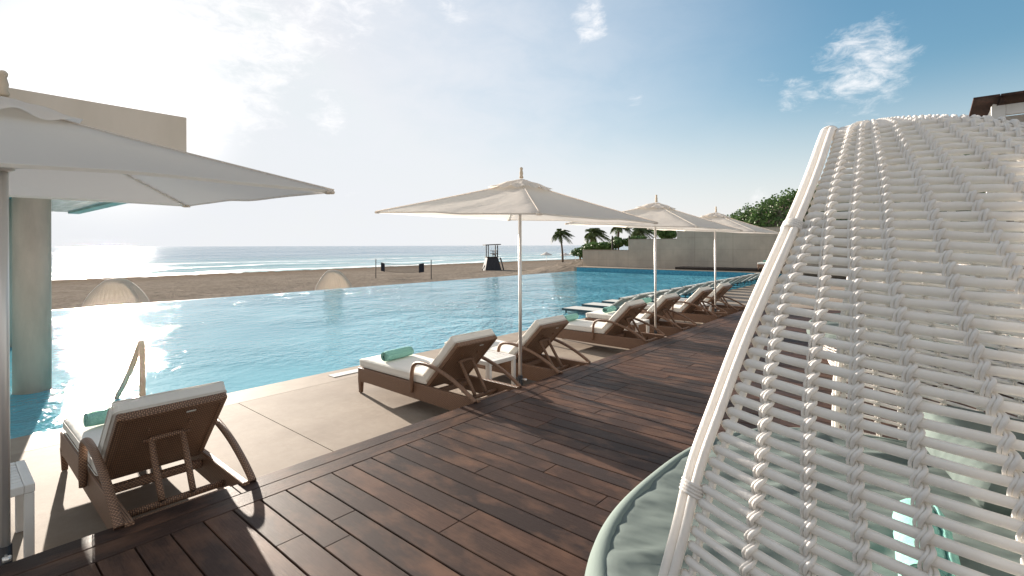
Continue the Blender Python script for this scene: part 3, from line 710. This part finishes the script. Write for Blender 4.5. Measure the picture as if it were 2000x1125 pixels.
for i in range(17):
    o = ch if i == 0 else copy_tree(ch); y = 11.75+i*1.13+jit.uniform(-.03, .03)
    o.location = (notch(y)-1.78+jit.uniform(-.03, .03), y, 0)
    if 0 < i < 16: o['label'] = 'low grey green chaise in the pool shelf, %s from the near end of the row' % ordn[i-1]
    if i == 16: o['label'] = 'low grey green chaise at the far end of the row, by the concrete wall'

# ------------------------------------------------------------------ retaining wall, ledge, far chaise
def wx(px, y):               # X on the plane Y=y seen at pixel column px
    k = (px-1000)/FPX; v = FW+RT*k; return v[0]*y/v[1]
WY = 32.6
def wz(px, py, y):
    k = (px-1000)/FPX; v = FW+RT*k; d = y/v[1]; return CZ-(py-hy(px))/FPX*d
xa, xb, xc = wx(1138, WY), wx(1227, WY), wx(1322, WY)
za, zb_, zc_ = wz(1150, 489, WY), wz(1275, 467.5, WY), wz(1400, 447, WY)
w = empty('retaining_wall', ((xa+6)/2, WY+.2, 0)); ox = (-(xa+6)/2, -(WY+.2), 0)
for x0, x1, zt in ((xa, xb, za), (xb+.003, xc, zb_), (xc+.003, 14, zc_)):
    q = MB(); box2(q, (x0, WY, -1.5), (x1, WY+.4, zt)); q.build('wall_section', M['wall'], w, loc=ox)
    q = MB(); box2(q, (x0-.02, WY-.02, zt+.002), (x1, WY+.42, zt+.04)); q.build('capping', M['coping'], w, loc=ox)
tag(w, 'stepped grey concrete retaining wall closing off the far end of the pool', 'wall')
q = MB(); x0, x1 = wx(1323, 31.6), -1.0; box2(q, (x0, 31.15, .263), (x1, 32.4, .44), .02, 1); o = q.build('low_platform', M['dark_wood'])
tag(o, 'long low dark timber platform along the foot of the concrete wall', 'platform')
t = empty('daybed_bench', (-5.6, 31.2, .44)); 
q = MB(); box2(q, (-.65, -.35, .12), (.65, .35, .30), .01); q.build('frame', M['wicker'], t)
q = MB(); soft(q, .64, .34, .05, .03, mtx=Matrix.Translation((0, 0, .35))); q.build('seat_cushion', M['cushion'], t)
q = MB(); soft(q, .30, .34, .05, .03, 8, 8, 3, mtx=Matrix.Translation((.46, 0, .62)) @ RY(-1.15)); q.build('back_cushion', M['cushion'], t)
for a in (-.6, .6):
    for c_ in (-.3, .3):
        q = MB(); box2(q, (a-.03, c_-.03, 0), (a+.03, c_+.03, .118)); q.build('leg', M['wicker'], t)
t.location = (wx(1508, 31.2), 31.0, .44)
tag(t, 'wicker lounger with cream cushions on the dark platform by the concrete wall', 'sun lounger')
o = tmesh.copy(); COL.objects.link(o); o.location = (t.location.x-.35, 31.0, .44+.475); o.rotation_euler = (0, 0, .1); o['label'] = 'folded teal towel on the lounger beside the concrete wall'
o['group'] = 'towels at the far wall'

# ------------------------------------------------------------------ plants
def leaves(mb, pts, nrm, size, rg, asp=1.0):
    n = len(pts); V = np.zeros((n, 4, 3)); a = rg.normal(size=(n, 3)); a -= nrm*(a*nrm).sum(1)[:, None]; a /= np.linalg.norm(a, axis=1)[:, None]
    b = np.cross(nrm, a); s = size*rg.uniform(.6, 1.3, (n, 1))
    V[:, 0] = pts-a*s; V[:, 1] = pts-b*s*asp*.8; V[:, 2] = pts+a*s; V[:, 3] = pts+b*s*asp*.8
    V = V.reshape(-1, 3); Fs = [[4*i, 4*i+1, 4*i+2, 4*i+3] for i in range(n)]; mb.add(V, Fs, [[(0, 0), (1, 0), (1, 1), (0, 1)]]*n, None, False)
def bush(name, c, rad, n, size, label, cat, seed, clumps=14, group=None, zmin=None):
    rg = np.random.default_rng(seed); t = empty(name, (c[0], c[1], c[2]-rad[2]*.6)); mb = MB()
    cc = rg.normal(size=(clumps, 3)); cc /= np.linalg.norm(cc, axis=1)[:, None]; cc *= rg.uniform(.25, .85, (clumps, 1)); cc[:, 2] = abs(cc[:, 2])*.9-.15
    for q in range(clumps):
        m = n//clumps; r = rg.uniform(.28, .5); d = rg.normal(size=(m, 3)); d /= np.linalg.norm(d, axis=1)[:, None]
        P = (cc[q]+d*r*rg.uniform(.7, 1.05, (m, 1)))*np.array(rad); nn = d+rg.normal(size=(m, 3))*.5+np.array([0, 0, .3]); nn /= np.linalg.norm(nn, axis=1)[:, None]
        leaves(mb, P, nn, size, rg)
    o = mb.build('foliage', M['leaf'], t); o.location = (0, 0, rad[2]*.6)
    tr = MB()
    for q in range(min(clumps, 7)):
        e = cc[q]*np.array(rad)*.9; e[2] += rad[2]*.6; tube(tr, smoothpath([(0, 0, -.2), (e[0]*.3, e[1]*.3, e[2]*.5), e], 3), np.linspace(.05, .012, 7), 5)
    tr.build('branches', M['twig'], t)
    return tag(t, label, cat, group)
bush('shrub', atd(1175, 482, 39.5), (1.5, 1.0, .6), 3500, .085, 'dark green shrub spilling over the lowest step of the concrete wall', 'shrub', 1)
bush('shrub', atd(1208, 477, 38.5), (1.0, .9, .6), 2600, .085, 'dark green shrub behind the lowest wall step, against its taller step', 'shrub', 2)
bush('shrub', atd(1133, 495, 41), (.8, .8, .6), 1800, .08, 'small round green shrub at the left end of the concrete wall', 'shrub', 3)
bush('shrub', atd(1302, 457, 37), (1.25, .9, .8), 3500, .085, 'bright green shrub on the middle step of the concrete wall', 'shrub', 4)
bush('shrub', atd(1246, 466, 38), (1.0, .8, .25), 1300, .07, 'low green shrub along the top of the middle wall step', 'shrub', 6)
for px, py0, py1 in ((1196, 484, 461), (1229, 470, 460)):
    q = MB(); p0 = atd(px, py0, 37); p1 = atd(px, py1, 37); tube(q, [(0, 0, -1.2), (0, 0, p1[2]-p0[2])], .06, 8); o = q.build('timber_post', M['dark_wood'], loc=p0)
    tag(o, 'dark timber post standing in the shrubs above the lowest wall step' if px < 1200 else 'short dark timber post at the corner where the wall steps up', 'post')

# hill behind the wall, overgrown
def hill_z(X, Y):
    top = np.interp(X, [-14.5, -12.8, -11.5, -10.4, -8.8, -7.3, -5.9, -2, 4, 20], [1.2, 2.9, 3.6, 4.1, 4.75, 5.2, 5.45, 6.0, 7.0, 8])
    return top*np.clip((Y-33.2)/3.2, .0, 1)**.55
Xh, Yh = np.meshgrid(np.linspace(-13, 20, 50), np.linspace(33.05, 60, 40), indexing='ij'); mb = MB(); grid(mb, Xh, Yh, hill_z(Xh, Yh)-.35); struct(mb.build('hill', M['sand']))
rg = np.random.default_rng(11); mb = MB()
n = 42000; Xs = rg.uniform(-12.6, 9, n); Ys = 33.2+abs(rg.normal(size=n))*2.6
Zs = hill_z(Xs, Ys)+.28*vnoise(Xs*1.3, Ys*1.2, 2)+.20*vnoise(Xs*3.1, Ys*3.3, 7)+rg.uniform(-.55, .18, n)-.05
nn = rg.normal(size=(n, 3))*.55+np.array([0, -.5, .8]); nn /= np.linalg.norm(nn, axis=1)[:, None]
leaves(mb, np.stack([Xs, Ys, Zs], 1), nn, .085, rg); o = mb.build('hillside_scrub', M['leaf'])
tag(o, 'dense green sea grape scrub covering the hill behind the tall wall', 'hillside scrub', None, 'stuff')

def palm(base, h, lean, nf, seed, label, fl=1.7):
    t = empty('palm_tree', base); rg = np.random.default_rng(seed)
    P = smoothpath([(0, 0, -.3), (lean[0]*.1, lean[1]*.1, h*.3), (lean[0]*.45, lean[1]*.45, h*.68), (lean[0], lean[1], h)], 5)
    q = MB(); tube(q, P, np.linspace(.17, .09, len(P))*(1+.06*np.sin(np.arange(len(P))*2.5)), 9); q.build('trunk', M['trunk'], t)
    c = np.array([lean[0], lean[1], h]); wind = np.array([.55, .45, 0])
    cr = MB()
    for k in range(nf):
        az = k*2.399+rg.uniform(-.3, .3); el = rg.uniform(-.2, 1.25); L_ = fl*rg.uniform(.8, 1.15)
        d = np.array([math.cos(az)*math.cos(el), math.sin(az)*math.cos(el), math.sin(el)])
        u = np.linspace(0, 1, 12)[:, None]; S_ = c+d*L_*u+wind*L_*.45*u**1.6-np.array([0, 0, 1])*L_*(.55+.25*math.cos(el))*u**2.1
        tube(cr, S_, np.linspace(.022, .006, 12), 4)
        T = np.gradient(S_, axis=0); T /= np.linalg.norm(T, axis=1)[:, None]
        V = []; Fs = []
        for i in np.linspace(1.2, 10.9, 30):
            i0 = int(i); fr = i-i0; p = S_[i0]*(1-fr)+S_[min(i0+1, 11)]*fr; tt = T[i0]; sd = np.cross(tt, [0, 0, 1.]); sd /= np.linalg.norm(sd)+1e-9
            ll = .50*L_/1.7*math.sin(PI*min(1, .15+i/12.5))**.6
            for sg in (-1, 1):
                e = p+sd*sg*ll*.75+tt*ll*.55-np.array([0, 0, ll*rg.uniform(.35, .75)]); w_ = tt*.032; b0 = len(V)
                V += [p-w_, p+w_, (p+e)/2+w_*1.1+np.array([0, 0, .04]), e, (p+e)/2-w_*1.1+np.array([0, 0, .04])]; Fs += [[b0, b0+1, b0+2, b0+3, b0+4]]
        cr.add(V, Fs, [[(0, 0)]*5]*len(Fs), None, False)
    cr.build('crown', M['palm'], t)
    return tag(t, label, 'palm tree', 'coconut palms on the beach side')
def ground_at(px, d):
    p = atd(px, 500, d); return p[0], p[1]
for px, pyc, pyb, d, lp, seed, lb in ((1099, 456, 508, 72, -6, 1, 'slender palm tree with a leaning bare trunk, leftmost and standing free on the beach'),
                                  (1153, 457, 495, 58, 4, 2, 'bushy palm tree just behind the lowest wall step, second from left'),
                                  (1207, 441, 480, 60, 3, 3, 'palm tree mostly hidden behind the second umbrella canopy, its trunk above the shrubs'),
                                  (1243, 449, 478, 56, 3, 4, 'low spreading palm crown above the middle wall step, rightmost of the palms')):
    bs = atd(px, pyb, d); tp_ = atd(px+lp, pyc, d); palm(bs, tp_[2]-bs[2], (tp_[0]-bs[0], tp_[1]-bs[1]), 26, seed, lb, 1.9 if seed != 3 else 1.6)

# ------------------------------------------------------------------ beach things
p = at(962, 527.5, -1.95); t = empty('lifeguard_tower', p, YAW+.25); t.scale = (1.12, 1.12, 1.06); S_ = .95
q = MB()
def frustum(mb_, a0, b0, z0, a1, b1, z1, cx=0, cy=0, dx=0):
    V = [(cx-a0, cy-b0, z0), (cx+a0, cy-b0, z0), (cx+a0, cy+b0, z0), (cx-a0, cy+b0, z0), (cx+dx-a1, cy-b1, z1), (cx+dx+a1, cy-b1, z1), (cx+dx+a1, cy+b1, z1), (cx+dx-a1, cy+b1, z1)]
    Fs = [[3, 2, 1, 0], [4, 5, 6, 7], [0, 1, 5, 4], [1, 2, 6, 5], [2, 3, 7, 6], [3, 0, 4, 7]]; mb_.add(V, Fs, boxuv(V, Fs), None, False)
frustum(q, 1.15, 1.1, -.2, .72, .75, 1.85, -.15); q.build('enclosed_base', M['slate'], t)
q = MB(); frustum(q, .09, .5, -.2, .09, .42, 1.75, 1.05, -.3, -.5); q.build('ladder_board', M['dark_wood'], t)
q = MB(); box(q, (1.28, -.3, .75), (.07, .75, 2.15), 0, 1, RY(-.24)); q.build('ramp_board', M['slate'], t)
q = MB(); tube(q, [(-1.55, -.2, -.1), (-.9, -.2, 1.1)], .06, 6); q.build('brace', M['dark_wood'], t)
q = MB(); box2(q, (-.98, -.85, 1.853), (.72, .85, 1.95)); q.build('platform', M['dark_wood'], t)
for a in (-.75, .55):
    for c_ in (-.7, .7):
        q = MB(); box2(q, (a-.06, c_-.06, 1.953), (a+.06, c_+.06, 3.62)); q.build('post', M['dark_wood'], t)
q = MB()
for z in (2.35, 2.75):
    for c_ in (-.77, .77): box2(q, (-.2, c_-.015, z), (.62, c_+.015, z+.09))
    box2(q, (.612, -.75, z), (.642, .75, z+.09))
for k in range(5): box2(q, (-.2+k*.16, -.79, 1.96), (-.15+k*.16, -.762, 2.83))
q.build('railing', M['dark_wood'], t)
q = MB(); box2(q, (-.1, -.3, 2.2), (.45, .3, 2.3)); box2(q, (.35, -.3, 2.303), (.43, .3, 2.95)); q.build('lookout_seat', M['slate'], t)
q = MB(); box(q, (-.12, 0, 3.70), (2.15, 2.1, .13), 0, 1, RY(-.04)); q.build('roof', M['dark_wood'], t)
tag(t, 'dark timber lifeguard tower with a flat roof standing on the beach', 'lifeguard tower')

t = empty('volleyball_net', at(734, 540, -1.75)); p0 = Vector(at(734, 540, -1.75)); p1 = Vector(at(842, 544, -1.7)) - p0
for px_, nm in ((Vector((0, 0, 0)), 'post'), (p1, 'post')):
    q = MB(); tube(q, [tuple(px_+Vector((0, 0, -.3))), tuple(px_+Vector((0, 0, 2.05)))], .05, 8); q.build('post', M['net'], t)
q = MB(); L_ = p1.length; a_ = p1*.10; b_ = p1*.88
for k in range(10):
    z = .75+k*.09; s_ = np.linspace(0, 1, 13); P = np.array([tuple(a_+(b_-a_)*float(u)+Vector((0, 0, z-.20*math.sin(PI*u)+(.08 if k > 8 else 0)))) for u in s_]); tube(q, P, .008 if k not in (0, 9) else .02, 4)
for k in range(60):
    u = k/59; P0 = a_+(b_-a_)*u; dz = -.20*math.sin(PI*u); tube(q, [tuple(P0+Vector((0, 0, .75+dz))), tuple(P0+Vector((0, 0, 1.6+dz)))], .006, 4)
tube(q, [tuple(Vector((0, 0, 1.6))), tuple(a_+Vector((0, 0, 1.62)))], .012, 4); tube(q, [tuple(p1+Vector((0, 0, 1.5))), tuple(b_+Vector((0, 0, 1.62)))], .012, 4)
q.build('net', M['net'], t)
for c_, w_ in ((a_, .62), (b_, -.75)):
    q = MB(); dv = p1.normalized()*w_; V = []
    nrm = Vector((-p1.y, p1.x, 0)).normalized()*.015
    for s_ in (-1, 1): V += [tuple(c_+nrm*s_+Vector((0, 0, .68))), tuple(c_+dv+nrm*s_+Vector((0, 0, .58))), tuple(c_+dv+nrm*s_+Vector((0, 0, 1.52))), tuple(c_+nrm*s_+Vector((0, 0, 1.66)))]
    Fs = [[0, 1, 2, 3], [7, 6, 5, 4], [0, 4, 5, 1], [1, 5, 6, 2], [2, 6, 7, 3], [3, 7, 4, 0]]; q.add(V, Fs, boxuv(V, Fs), None, False); q.build('end_banner', M['banner'], t)
tag(t, 'volleyball net with dark end banners strung between two posts on the sand', 'volleyball net')

for px, py, d, lb in ((1067, 495, 118, 'pale beach parasol left of the free standing palm, by the surf'), (1104, 496, 135, 'pale beach parasol right behind the leftmost palm trunk'), (1124, 493, 108, 'pale beach parasol next to the small shrub at the wall end')):
    c_ = atd(px, py, d); g = float(sand_z(c_[0], c_[1])); zb0 = min(g, c_[2]-1.9); t = empty('beach_parasol', (c_[0], c_[1], zb0)); hh = c_[2]-zb0
    q = MB(); V = [(0, 0, hh+.35)]; n = 10
    for k in range(n): V.append((1.5*math.cos(2*PI*k/n), 1.5*math.sin(2*PI*k/n), hh-.35))
    for k in range(n): V.append((1.42*math.cos(2*PI*k/n), 1.42*math.sin(2*PI*k/n), hh-.42))
    V.append((0, 0, hh+.22))
    Fs = [[0, 1+k, 1+(k+1) % n] for k in range(n)]+[[1+k, 1+n+k, 1+n+(k+1) % n, 1+(k+1) % n] for k in range(n)]+[[2*n+1, 1+n+(k+1) % n, 1+n+k] for k in range(n)]
    q.add(V, Fs, boxuv(V, Fs), None, False); q.build('canopy', M['thatch'], t); q = MB(); tube(q, [(0, 0, -.5), (0, 0, hh+.25)], .04, 6); q.build('pole', M['white_paint'], t)
    tag(t, lb, 'beach parasol', 'pale parasols far down the beach')

# ------------------------------------------------------------------ daybed with woven cane hood
PZ = dict(zb=0.824, H=1.51, e1=1.296, e2=1.283, xc=-0.026, kx=-0.138, A=1.169, B=1.277, yc=2.117, tau=-0.229, e3=0.948, t2=0.26)
def sp_(a, e): return np.sign(a)*np.abs(a)**e
def S(t, ph):
    p = PZ; rho = np.cos(ph)**p['e1']; zz = sp_(np.sin(ph), p['e2'])
    X = p['xc']+p['kx']*zz+p['A']*rho*sp_(np.cos(t), p['e3']); Y = p['yc']-p['B']*rho*sp_(np.sin(t), p['e3'])
    lowk = np.clip((ph+.30)/.55, 0, 1)               # the tilt of the hoops dies out towards the level base
    zc_ = zz-.50*np.maximum(0, zz-.90)
    Z = p['zb']+p['H']*zc_+(p['tau']*lowk+p['t2']*zz)*(X-p['xc'])
    return np.stack([X, Y, Z], -1)
def nrm_(t, ph):
    e = 1e-3; a = S(t+e, ph)-S(t-e, ph); b_ = S(t, ph+e)-S(t, ph-e); n = np.cross(a, b_); n /= np.linalg.norm(n, axis=-1)[..., None]+1e-12
    c_ = S(t, ph)-np.array([PZ['xc'], PZ['yc'], 1.3]); sgn = np.sign((n*c_).sum(-1)); return n*sgn[..., None]
PH0 = -.32
def rim_t(ph): return np.interp(ph, [-.4, .2, .33, .45, .525, .65, .84, .9, 1.0, 1.08, 1.18, 1.28, 1.36, 1.42, 1.456], [1.90, 1.855, 1.832, 1.82, 1.803, 1.777, 1.727, 1.712, 1.702, 1.70, 1.73, 1.82, 2.02, 2.45, 3.10])
# rung levels: equal steps of arc length along a side meridian
phf = np.linspace(PH0, 1.52, 800); mer = S(np.full(800, 1.55), phf); sl = np.concatenate([[0], np.cumsum(np.linalg.norm(np.diff(mer, axis=0), axis=1))])
NR = int(round(sl[-1]/.0295)); phk = np.interp(np.linspace(0, sl[-1], NR), sl, phf)
day = empty('cane_daybed', (-.1, 2.117, DZ)); OFF = (.1, -2.117, -DZ)
def weave(rs=1.0, bs=1.0, step=1):
    sh = MB()
    for k, ph in list(enumerate(phk))[::step]:
        tr = float(rim_t(ph)); tt = np.linspace(tr, -tr, 110); P = S(tt, np.full(110, ph)); Nn = nrm_(tt, np.full(110, ph))
        # rod ends turn inwards round the edge stake
        for e in (0, -1):
            T = P[0]-P[1] if e == 0 else P[-1]-P[-2]; T /= np.linalg.norm(T); n_ = Nn[e]; up_ = np.array([0, 0, 1.])
            hk = np.array([P[e]+T*.006-n_*.001, P[e]+T*.013-n_*.007-up_*.002, P[e]+T*.012-n_*.015-up_*.005, P[e]+T*.004-n_*.019-up_*.010])
            if e == 0: head = hk[::-1]
            else: tail = hk
        P[1:-1] += Nn[1:-1]*.0012*np.sin(np.arange(108)*1.3+k)[:, None]
        P = np.vstack([head, P, tail]); r0 = (.0090 if ph < 1.0 else .0074)*rs
        rad_ = r0*(1+.05*np.sin(np.arange(len(P))*.9+k*2.2)); tube(sh, P, rad_, 8)
    TB = [1.735, 1.655, 1.585, 1.509, 1.393, 1.268, 1.108, .942, .77, .60, .42, .25, .09]; TB = TB+[-x for x in TB]
    kk = np.arange(0, NR-1, .16)
    for bi, tb_ in enumerate(TB):
        kmax = NR-1 if abs(tb_) < 1.70 else np.interp(.88, phk, np.arange(NR))
        if bi % 2 == 1 and abs(tb_) < 1.2: kmax = np.interp(1.33, phk, np.arange(NR))
        q_ = kk[kk < kmax]; ph = np.interp(q_, np.arange(NR), phk)
        t0 = np.full(len(ph), tb_)
        lim = rim_t(ph)-.02; t0 = np.clip(t0, -lim, lim)
        t0 = t0 + .004*np.sin(q_*.35+bi)
        P = S(t0, ph); Nn = nrm_(t0, ph); e = 1e-3; Tg = S(t0+e, ph)-S(t0-e, ph); Tg /= np.linalg.norm(Tg, axis=1)[:, None]
        sc = np.clip((1.5-ph)/.5, .45, 1)[:, None]
        for s in (1, -1):
            a_ = PI*q_; co_ = np.cos(a_); ou = co_; la = np.sin(a_)
            fade = np.interp(ph, [-.3, 1, 1.5], [1, .92, .7])
            Q = P+Nn*(s*.0122*ou)[:, None]-Tg*sc*(s*.0068*la)[:, None]
            tube(sh, Q, (.0041+.0009*np.clip(s*co_, 0, 1))*fade*bs, 6)
            Q = P+Nn*(s*.0108*ou)[:, None]-Tg*sc*(s*.0068*la-.0072)[:, None]
            tube(sh, Q, .0031*fade*bs, 6)
    for s in (1, -1):        # edge stake the rods turn round
        ph = np.linspace(PH0, 1.45, 120); t0 = s*(rim_t(ph)+.0); P = S(t0, ph)-nrm_(t0, ph)*.009
        e = 1e-3; Tg = s*(S(t0+e, ph)-S(t0, ph)); Tg /= np.linalg.norm(Tg, axis=1)[:, None]; tube(sh, P+Tg*.0, .0075, 8)
    return sh
hood = weave().build('woven_hood', M['cane'], day, loc=OFF)

# rim: a bundle of canes following the arch of the opening
ph = np.concatenate([np.linspace(PH0, 1.18, 48), np.linspace(1.2, 1.452, 12)])
def rimline(s, out, fwd):
    t0 = s*rim_t(ph); P = S(t0, ph); Nn = nrm_(t0, ph); e = 1e-3; Tg = s*(S(t0+s*e, ph)-S(t0, ph))*s; Tg = (S(t0+s*e, ph)-S(t0, ph)); Tg /= np.linalg.norm(Tg, axis=1)[:, None]
    return P+Nn*out+Tg*fwd
def arch(out, fwd):
    a_ = rimline(1, out, fwd); b_ = rimline(-1, out, fwd)[::-1]
    A = np.vstack([a_[:-12:3], a_[-12:-1:2], [(a_[-1]+b_[0])/2], b_[2:12:2], b_[13::3]]); return smoothpath(A, 5)
rm = MB(); tube(rm, arch(.006, .026), .0095, 12); tube(rm, arch(.004, .046), .0105, 12); tube(rm, arch(-.014, .036), .0095, 12); ro = rm.build('rim', M['cane'], day, loc=OFF)
for phb in (.115, .42, .86, 1.25):
    for s in (1, -1):
        i = int(np.argmin(abs(ph-phb))); q = MB()
        c1, c2, c3 = (rimline(s, *v)[i] for v in ((.006, .026), (.004, .046), (-.014, .036))); ax_ = rimline(s, .004, .036)[i+1]-rimline(s, .004, .036)[i-1]; ax_ /= np.linalg.norm(ax_)
        cen = (c1+c2+c3)/3; u_ = c2-c1; u_ /= np.linalg.norm(u_); v_ = np.cross(ax_, u_)
        for w_ in range(4):
            an = np.linspace(0, 2*PI, 22); ring = cen+ax_*(w_-1.5)*.0065+np.outer(np.cos(an)*.0225, u_)+np.outer(np.sin(an)*.0185, v_); tube(q, ring, .0036, 6, cap=False)
        q.build('binding', M['cane'], ro)
# drum base under the hood
q = MB()
for z in np.arange(DZ+.03, .62, .032):
    an = np.linspace(0, 2*PI, 90); k_ = .90+.10*min(1, (z-DZ)/.25)
    tube(q, np.stack([.10+.93*k_*sp_(np.cos(an), .8), 2.117+1.12*k_*sp_(np.sin(an), .8), np.full(90, z)], 1), .008, 6, cap=False)
for k in range(40):
    an = 2*PI*k/40; P = [(.10+.93*kk_*float(sp_(np.cos(an), .8)), 2.117+1.12*kk_*float(sp_(np.sin(an), .8)), z) for kk_, z in ((.89, DZ), (1.0, .55), (1.0, .66))]; tube(q, P, .010, 6)
q.build('drum_base', M['cane'], day, loc=OFF)
# cushion: rounded-square pad with a piped edge, creased cloth
def outl(an, k=1.0):
    c_, s_ = np.cos(an), np.sin(an); hx = np.where(c_ < 0, 1.08, .90)
    return .10+k*hx*sp_(c_, .74), 2.117+k*1.19*sp_(s_, .76)
CT = .83
an = np.linspace(0, 2*PI, 181); ks = np.concatenate([np.linspace(0.001, .93, 70), [.955, .975, .99, 1.0]]); AN, KS = np.meshgrid(an, ks, indexing='ij'); Xc, Yc = outl(AN, KS)
def crease(X, Y):
    z = np.zeros_like(X); rg = np.random.default_rng(4)
    for _ in range(60):                      # cloth folds: short ridges
        cx, cy = rg.uniform(-.8, .9), rg.uniform(1.1, 3.2); th = rg.normal(.5, .55); L0 = rg.uniform(.2, .55); w0 = rg.uniform(.018, .05); h0 = rg.uniform(.005, .017)*rg.choice((1, 1, -1))
        u = (X-cx)*math.cos(th)+(Y-cy)*math.sin(th); v = -(X-cx)*math.sin(th)+(Y-cy)*math.cos(th)+.25*u*u
        z += h0*np.exp(-(u/L0)**2-(v/w0)**2)
    # radial puckers along the piped edge
    return z
aw = AN*1.0; puck = .0028*np.sin(aw*58+2*np.sin(aw*9))*np.exp(-((KS-.93)/.10)**2)
Zc = CT + .012*(1-KS**4)+crease(Xc, Yc)*np.clip((1.0-KS)/.06, 0, 1)+puck*(KS < .985) - np.clip((KS-.93)/.07, 0, 1)**2*.03
q = MB(); grid(q, Xc, Yc, Zc, flip=True)
zs_ = np.array([CT-.03, CT-.06, CT-.12, CT-.17, CT-.19]); ko = np.array([1.0, 1.012, 1.012, 1.0, .96]); AN2, ZI = np.meshgrid(an, zs_, indexing='ij'); KO = np.broadcast_to(ko, AN2.shape); X2, Y2 = outl(AN2, KO); grid(q, X2, Y2, ZI, flip=True)
cu = q.build('cushion', M['mint'], day, loc=OFF)
q = MB(); X3, Y3 = outl(an, 1.0); X4, Y4 = outl(an, .965); P0_ = np.stack([X3, Y3, np.full(181, CT-.026)], 1)
XA, YA = outl(AN[:, :1].repeat(5, 1), np.array([.945, .955, .98, 1.0, 1.008])[None].repeat(181, 0)); ZA = np.array([CT-.008, CT+.0055, CT+.001, CT-.018, CT-.042])[None].repeat(181, 0); grid(q, XA, YA, ZA, flip=True)
q.build('edge_band', M['mint_pipe'], cu)
tag(day, 'big white woven cane daybed hood with sage cushion filling the right foreground', 'daybed', 'white cane domed daybeds')

# loose pillows and a towel inside
pm = MB(); soft(pm, .27, .27, .085, .08, 12, 12, 3, .03, .008, 3); pil = pm.build('pillow', M['mint'])
PLS = [((.25, 2.80, .97), (.25, .15, .5), 'sage green pillow slumped furthest left inside the foreground daybed hood'), ((.62, 2.30, .98), (.1, -.35, .2), 'sage green pillow propped at the back of the foreground daybed'), ((.60, 1.72, .98), (.1, -.35, -.2), 'sage green pillow nearest the right frame edge inside the foreground daybed')]
for i, (lc, ro_, lb) in enumerate(PLS):
    o = pil if i == 0 else pil.copy()
    if i: COL.objects.link(o)
    o.location = lc; o.rotation_euler = ro_; tag(o, lb, 'pillow', 'pillows in the foreground daybed')
o = tmesh.copy(); COL.objects.link(o); pt = at(1802, 1060, .93); o.location = (pt[0], pt[1], CT+.085); o.rotation_euler = (0, .4, .08); o.scale = (1.2, 1.0, 1.2)
tag(o, 'rolled mint towel on the sage cushion seen through the foreground cane hood', 'towel', 'towel in the daybed')

beach_hood = []
# copies of the daybed: one further down the deck, two on the beach
for px, py, d, lb, gz in ((1740, 640, 6.3, 'second white cane daybed on the deck, glimpsed through the foreground hood', DZ),
                      (228, 560, 22.5, 'woven cane daybed on the beach at left, its foot hidden by the infinity edge', None), (650, 540, 31, 'woven cane daybed on the beach in the middle distance, right of the sunlit water', None)):
    o = copy_tree(day); q_ = atd(px, py, d)
    if gz is None:
        if not beach_hood: beach_hood.append(weave(1.35, .55).build('woven_hood', M['cane_dull']).data); bpy.data.objects.remove([b_ for b_ in bpy.data.objects if b_.data == beach_hood[0]][0])
        for c_ in bpy.data.objects:
            if c_.parent == o and c_.name.startswith('woven_hood'): c_.data = beach_hood[0]
    o.location = (q_[0], q_[1], gz if gz is not None else float(sand_z(q_[0], q_[1]))); o['label'] = lb
    if gz is None: o.rotation_euler = (0, 0, .35)

# ------------------------------------------------------------------ timber pergola behind, top right
c0 = atd(1902, 195, 8.0); t = empty('pergola', (c0[0]+.3, c0[1]+.3, 0)); of = (-(c0[0]+.3), -(c0[1]+.3), 0); x0, y0, z0 = c0
q = MB()
for k in range(13): box2(q, (x0+k*.32, y0, z0), (x0+k*.32+.31, y0+1.55, z0+.035))
q.build('roof', M['roof_wood'], t, loc=of)
q = MB()
for k in range(6): box2(q, (x0+.33+k*.75, y0+.05, z0-.07), (x0+.37+k*.75, y0+1.5, z0-.002))
q.build('rafters', M['roof_wood'], t, loc=of)
for dx in (.22, 3.6):
    for dy in (.22, 1.25):
        q = MB(); box2(q, (x0+dx, y0+dy, 0), (x0+dx+.17, y0+dy+.1, z0-.10), .005); q.build('post', M['white_paint'], t, loc=of)
q = MB(); box2(q, (x0+.393, y0+.225, z0-.26), (x0+3.597, y0+.315, z0-.10)); box2(q, (x0+.393, y0+1.255, z0-.26), (x0+3.597, y0+1.345, z0-.10)); q.build('top_beam', M['white_paint'], t, loc=of)
q = MB(); box2(q, (x0+.393, y0+.23, z0-.62), (x0+3.597, y0+.27, z0-.44)); lb_ = q.build('lower_beam', M['pillar'], t, loc=of)
q = MB()
for k in range(16): box2(q, (x0+.5+k*.18, y0+.15, z0-.56), (x0+.53+k*.18, y0+.228, z0-.48))
q.build('slats', M['roof_wood'], lb_)
q = MB(); box(q, (x0+.16, y0+.27, z0-.36), (.05, .06, .62), 0, 1, RY(.35)); q.build('brace', M['white_paint'], t, loc=of)
tag(t, 'white timber pergola with a dark plank roof, behind the daybed at the top right corner', 'pergola')
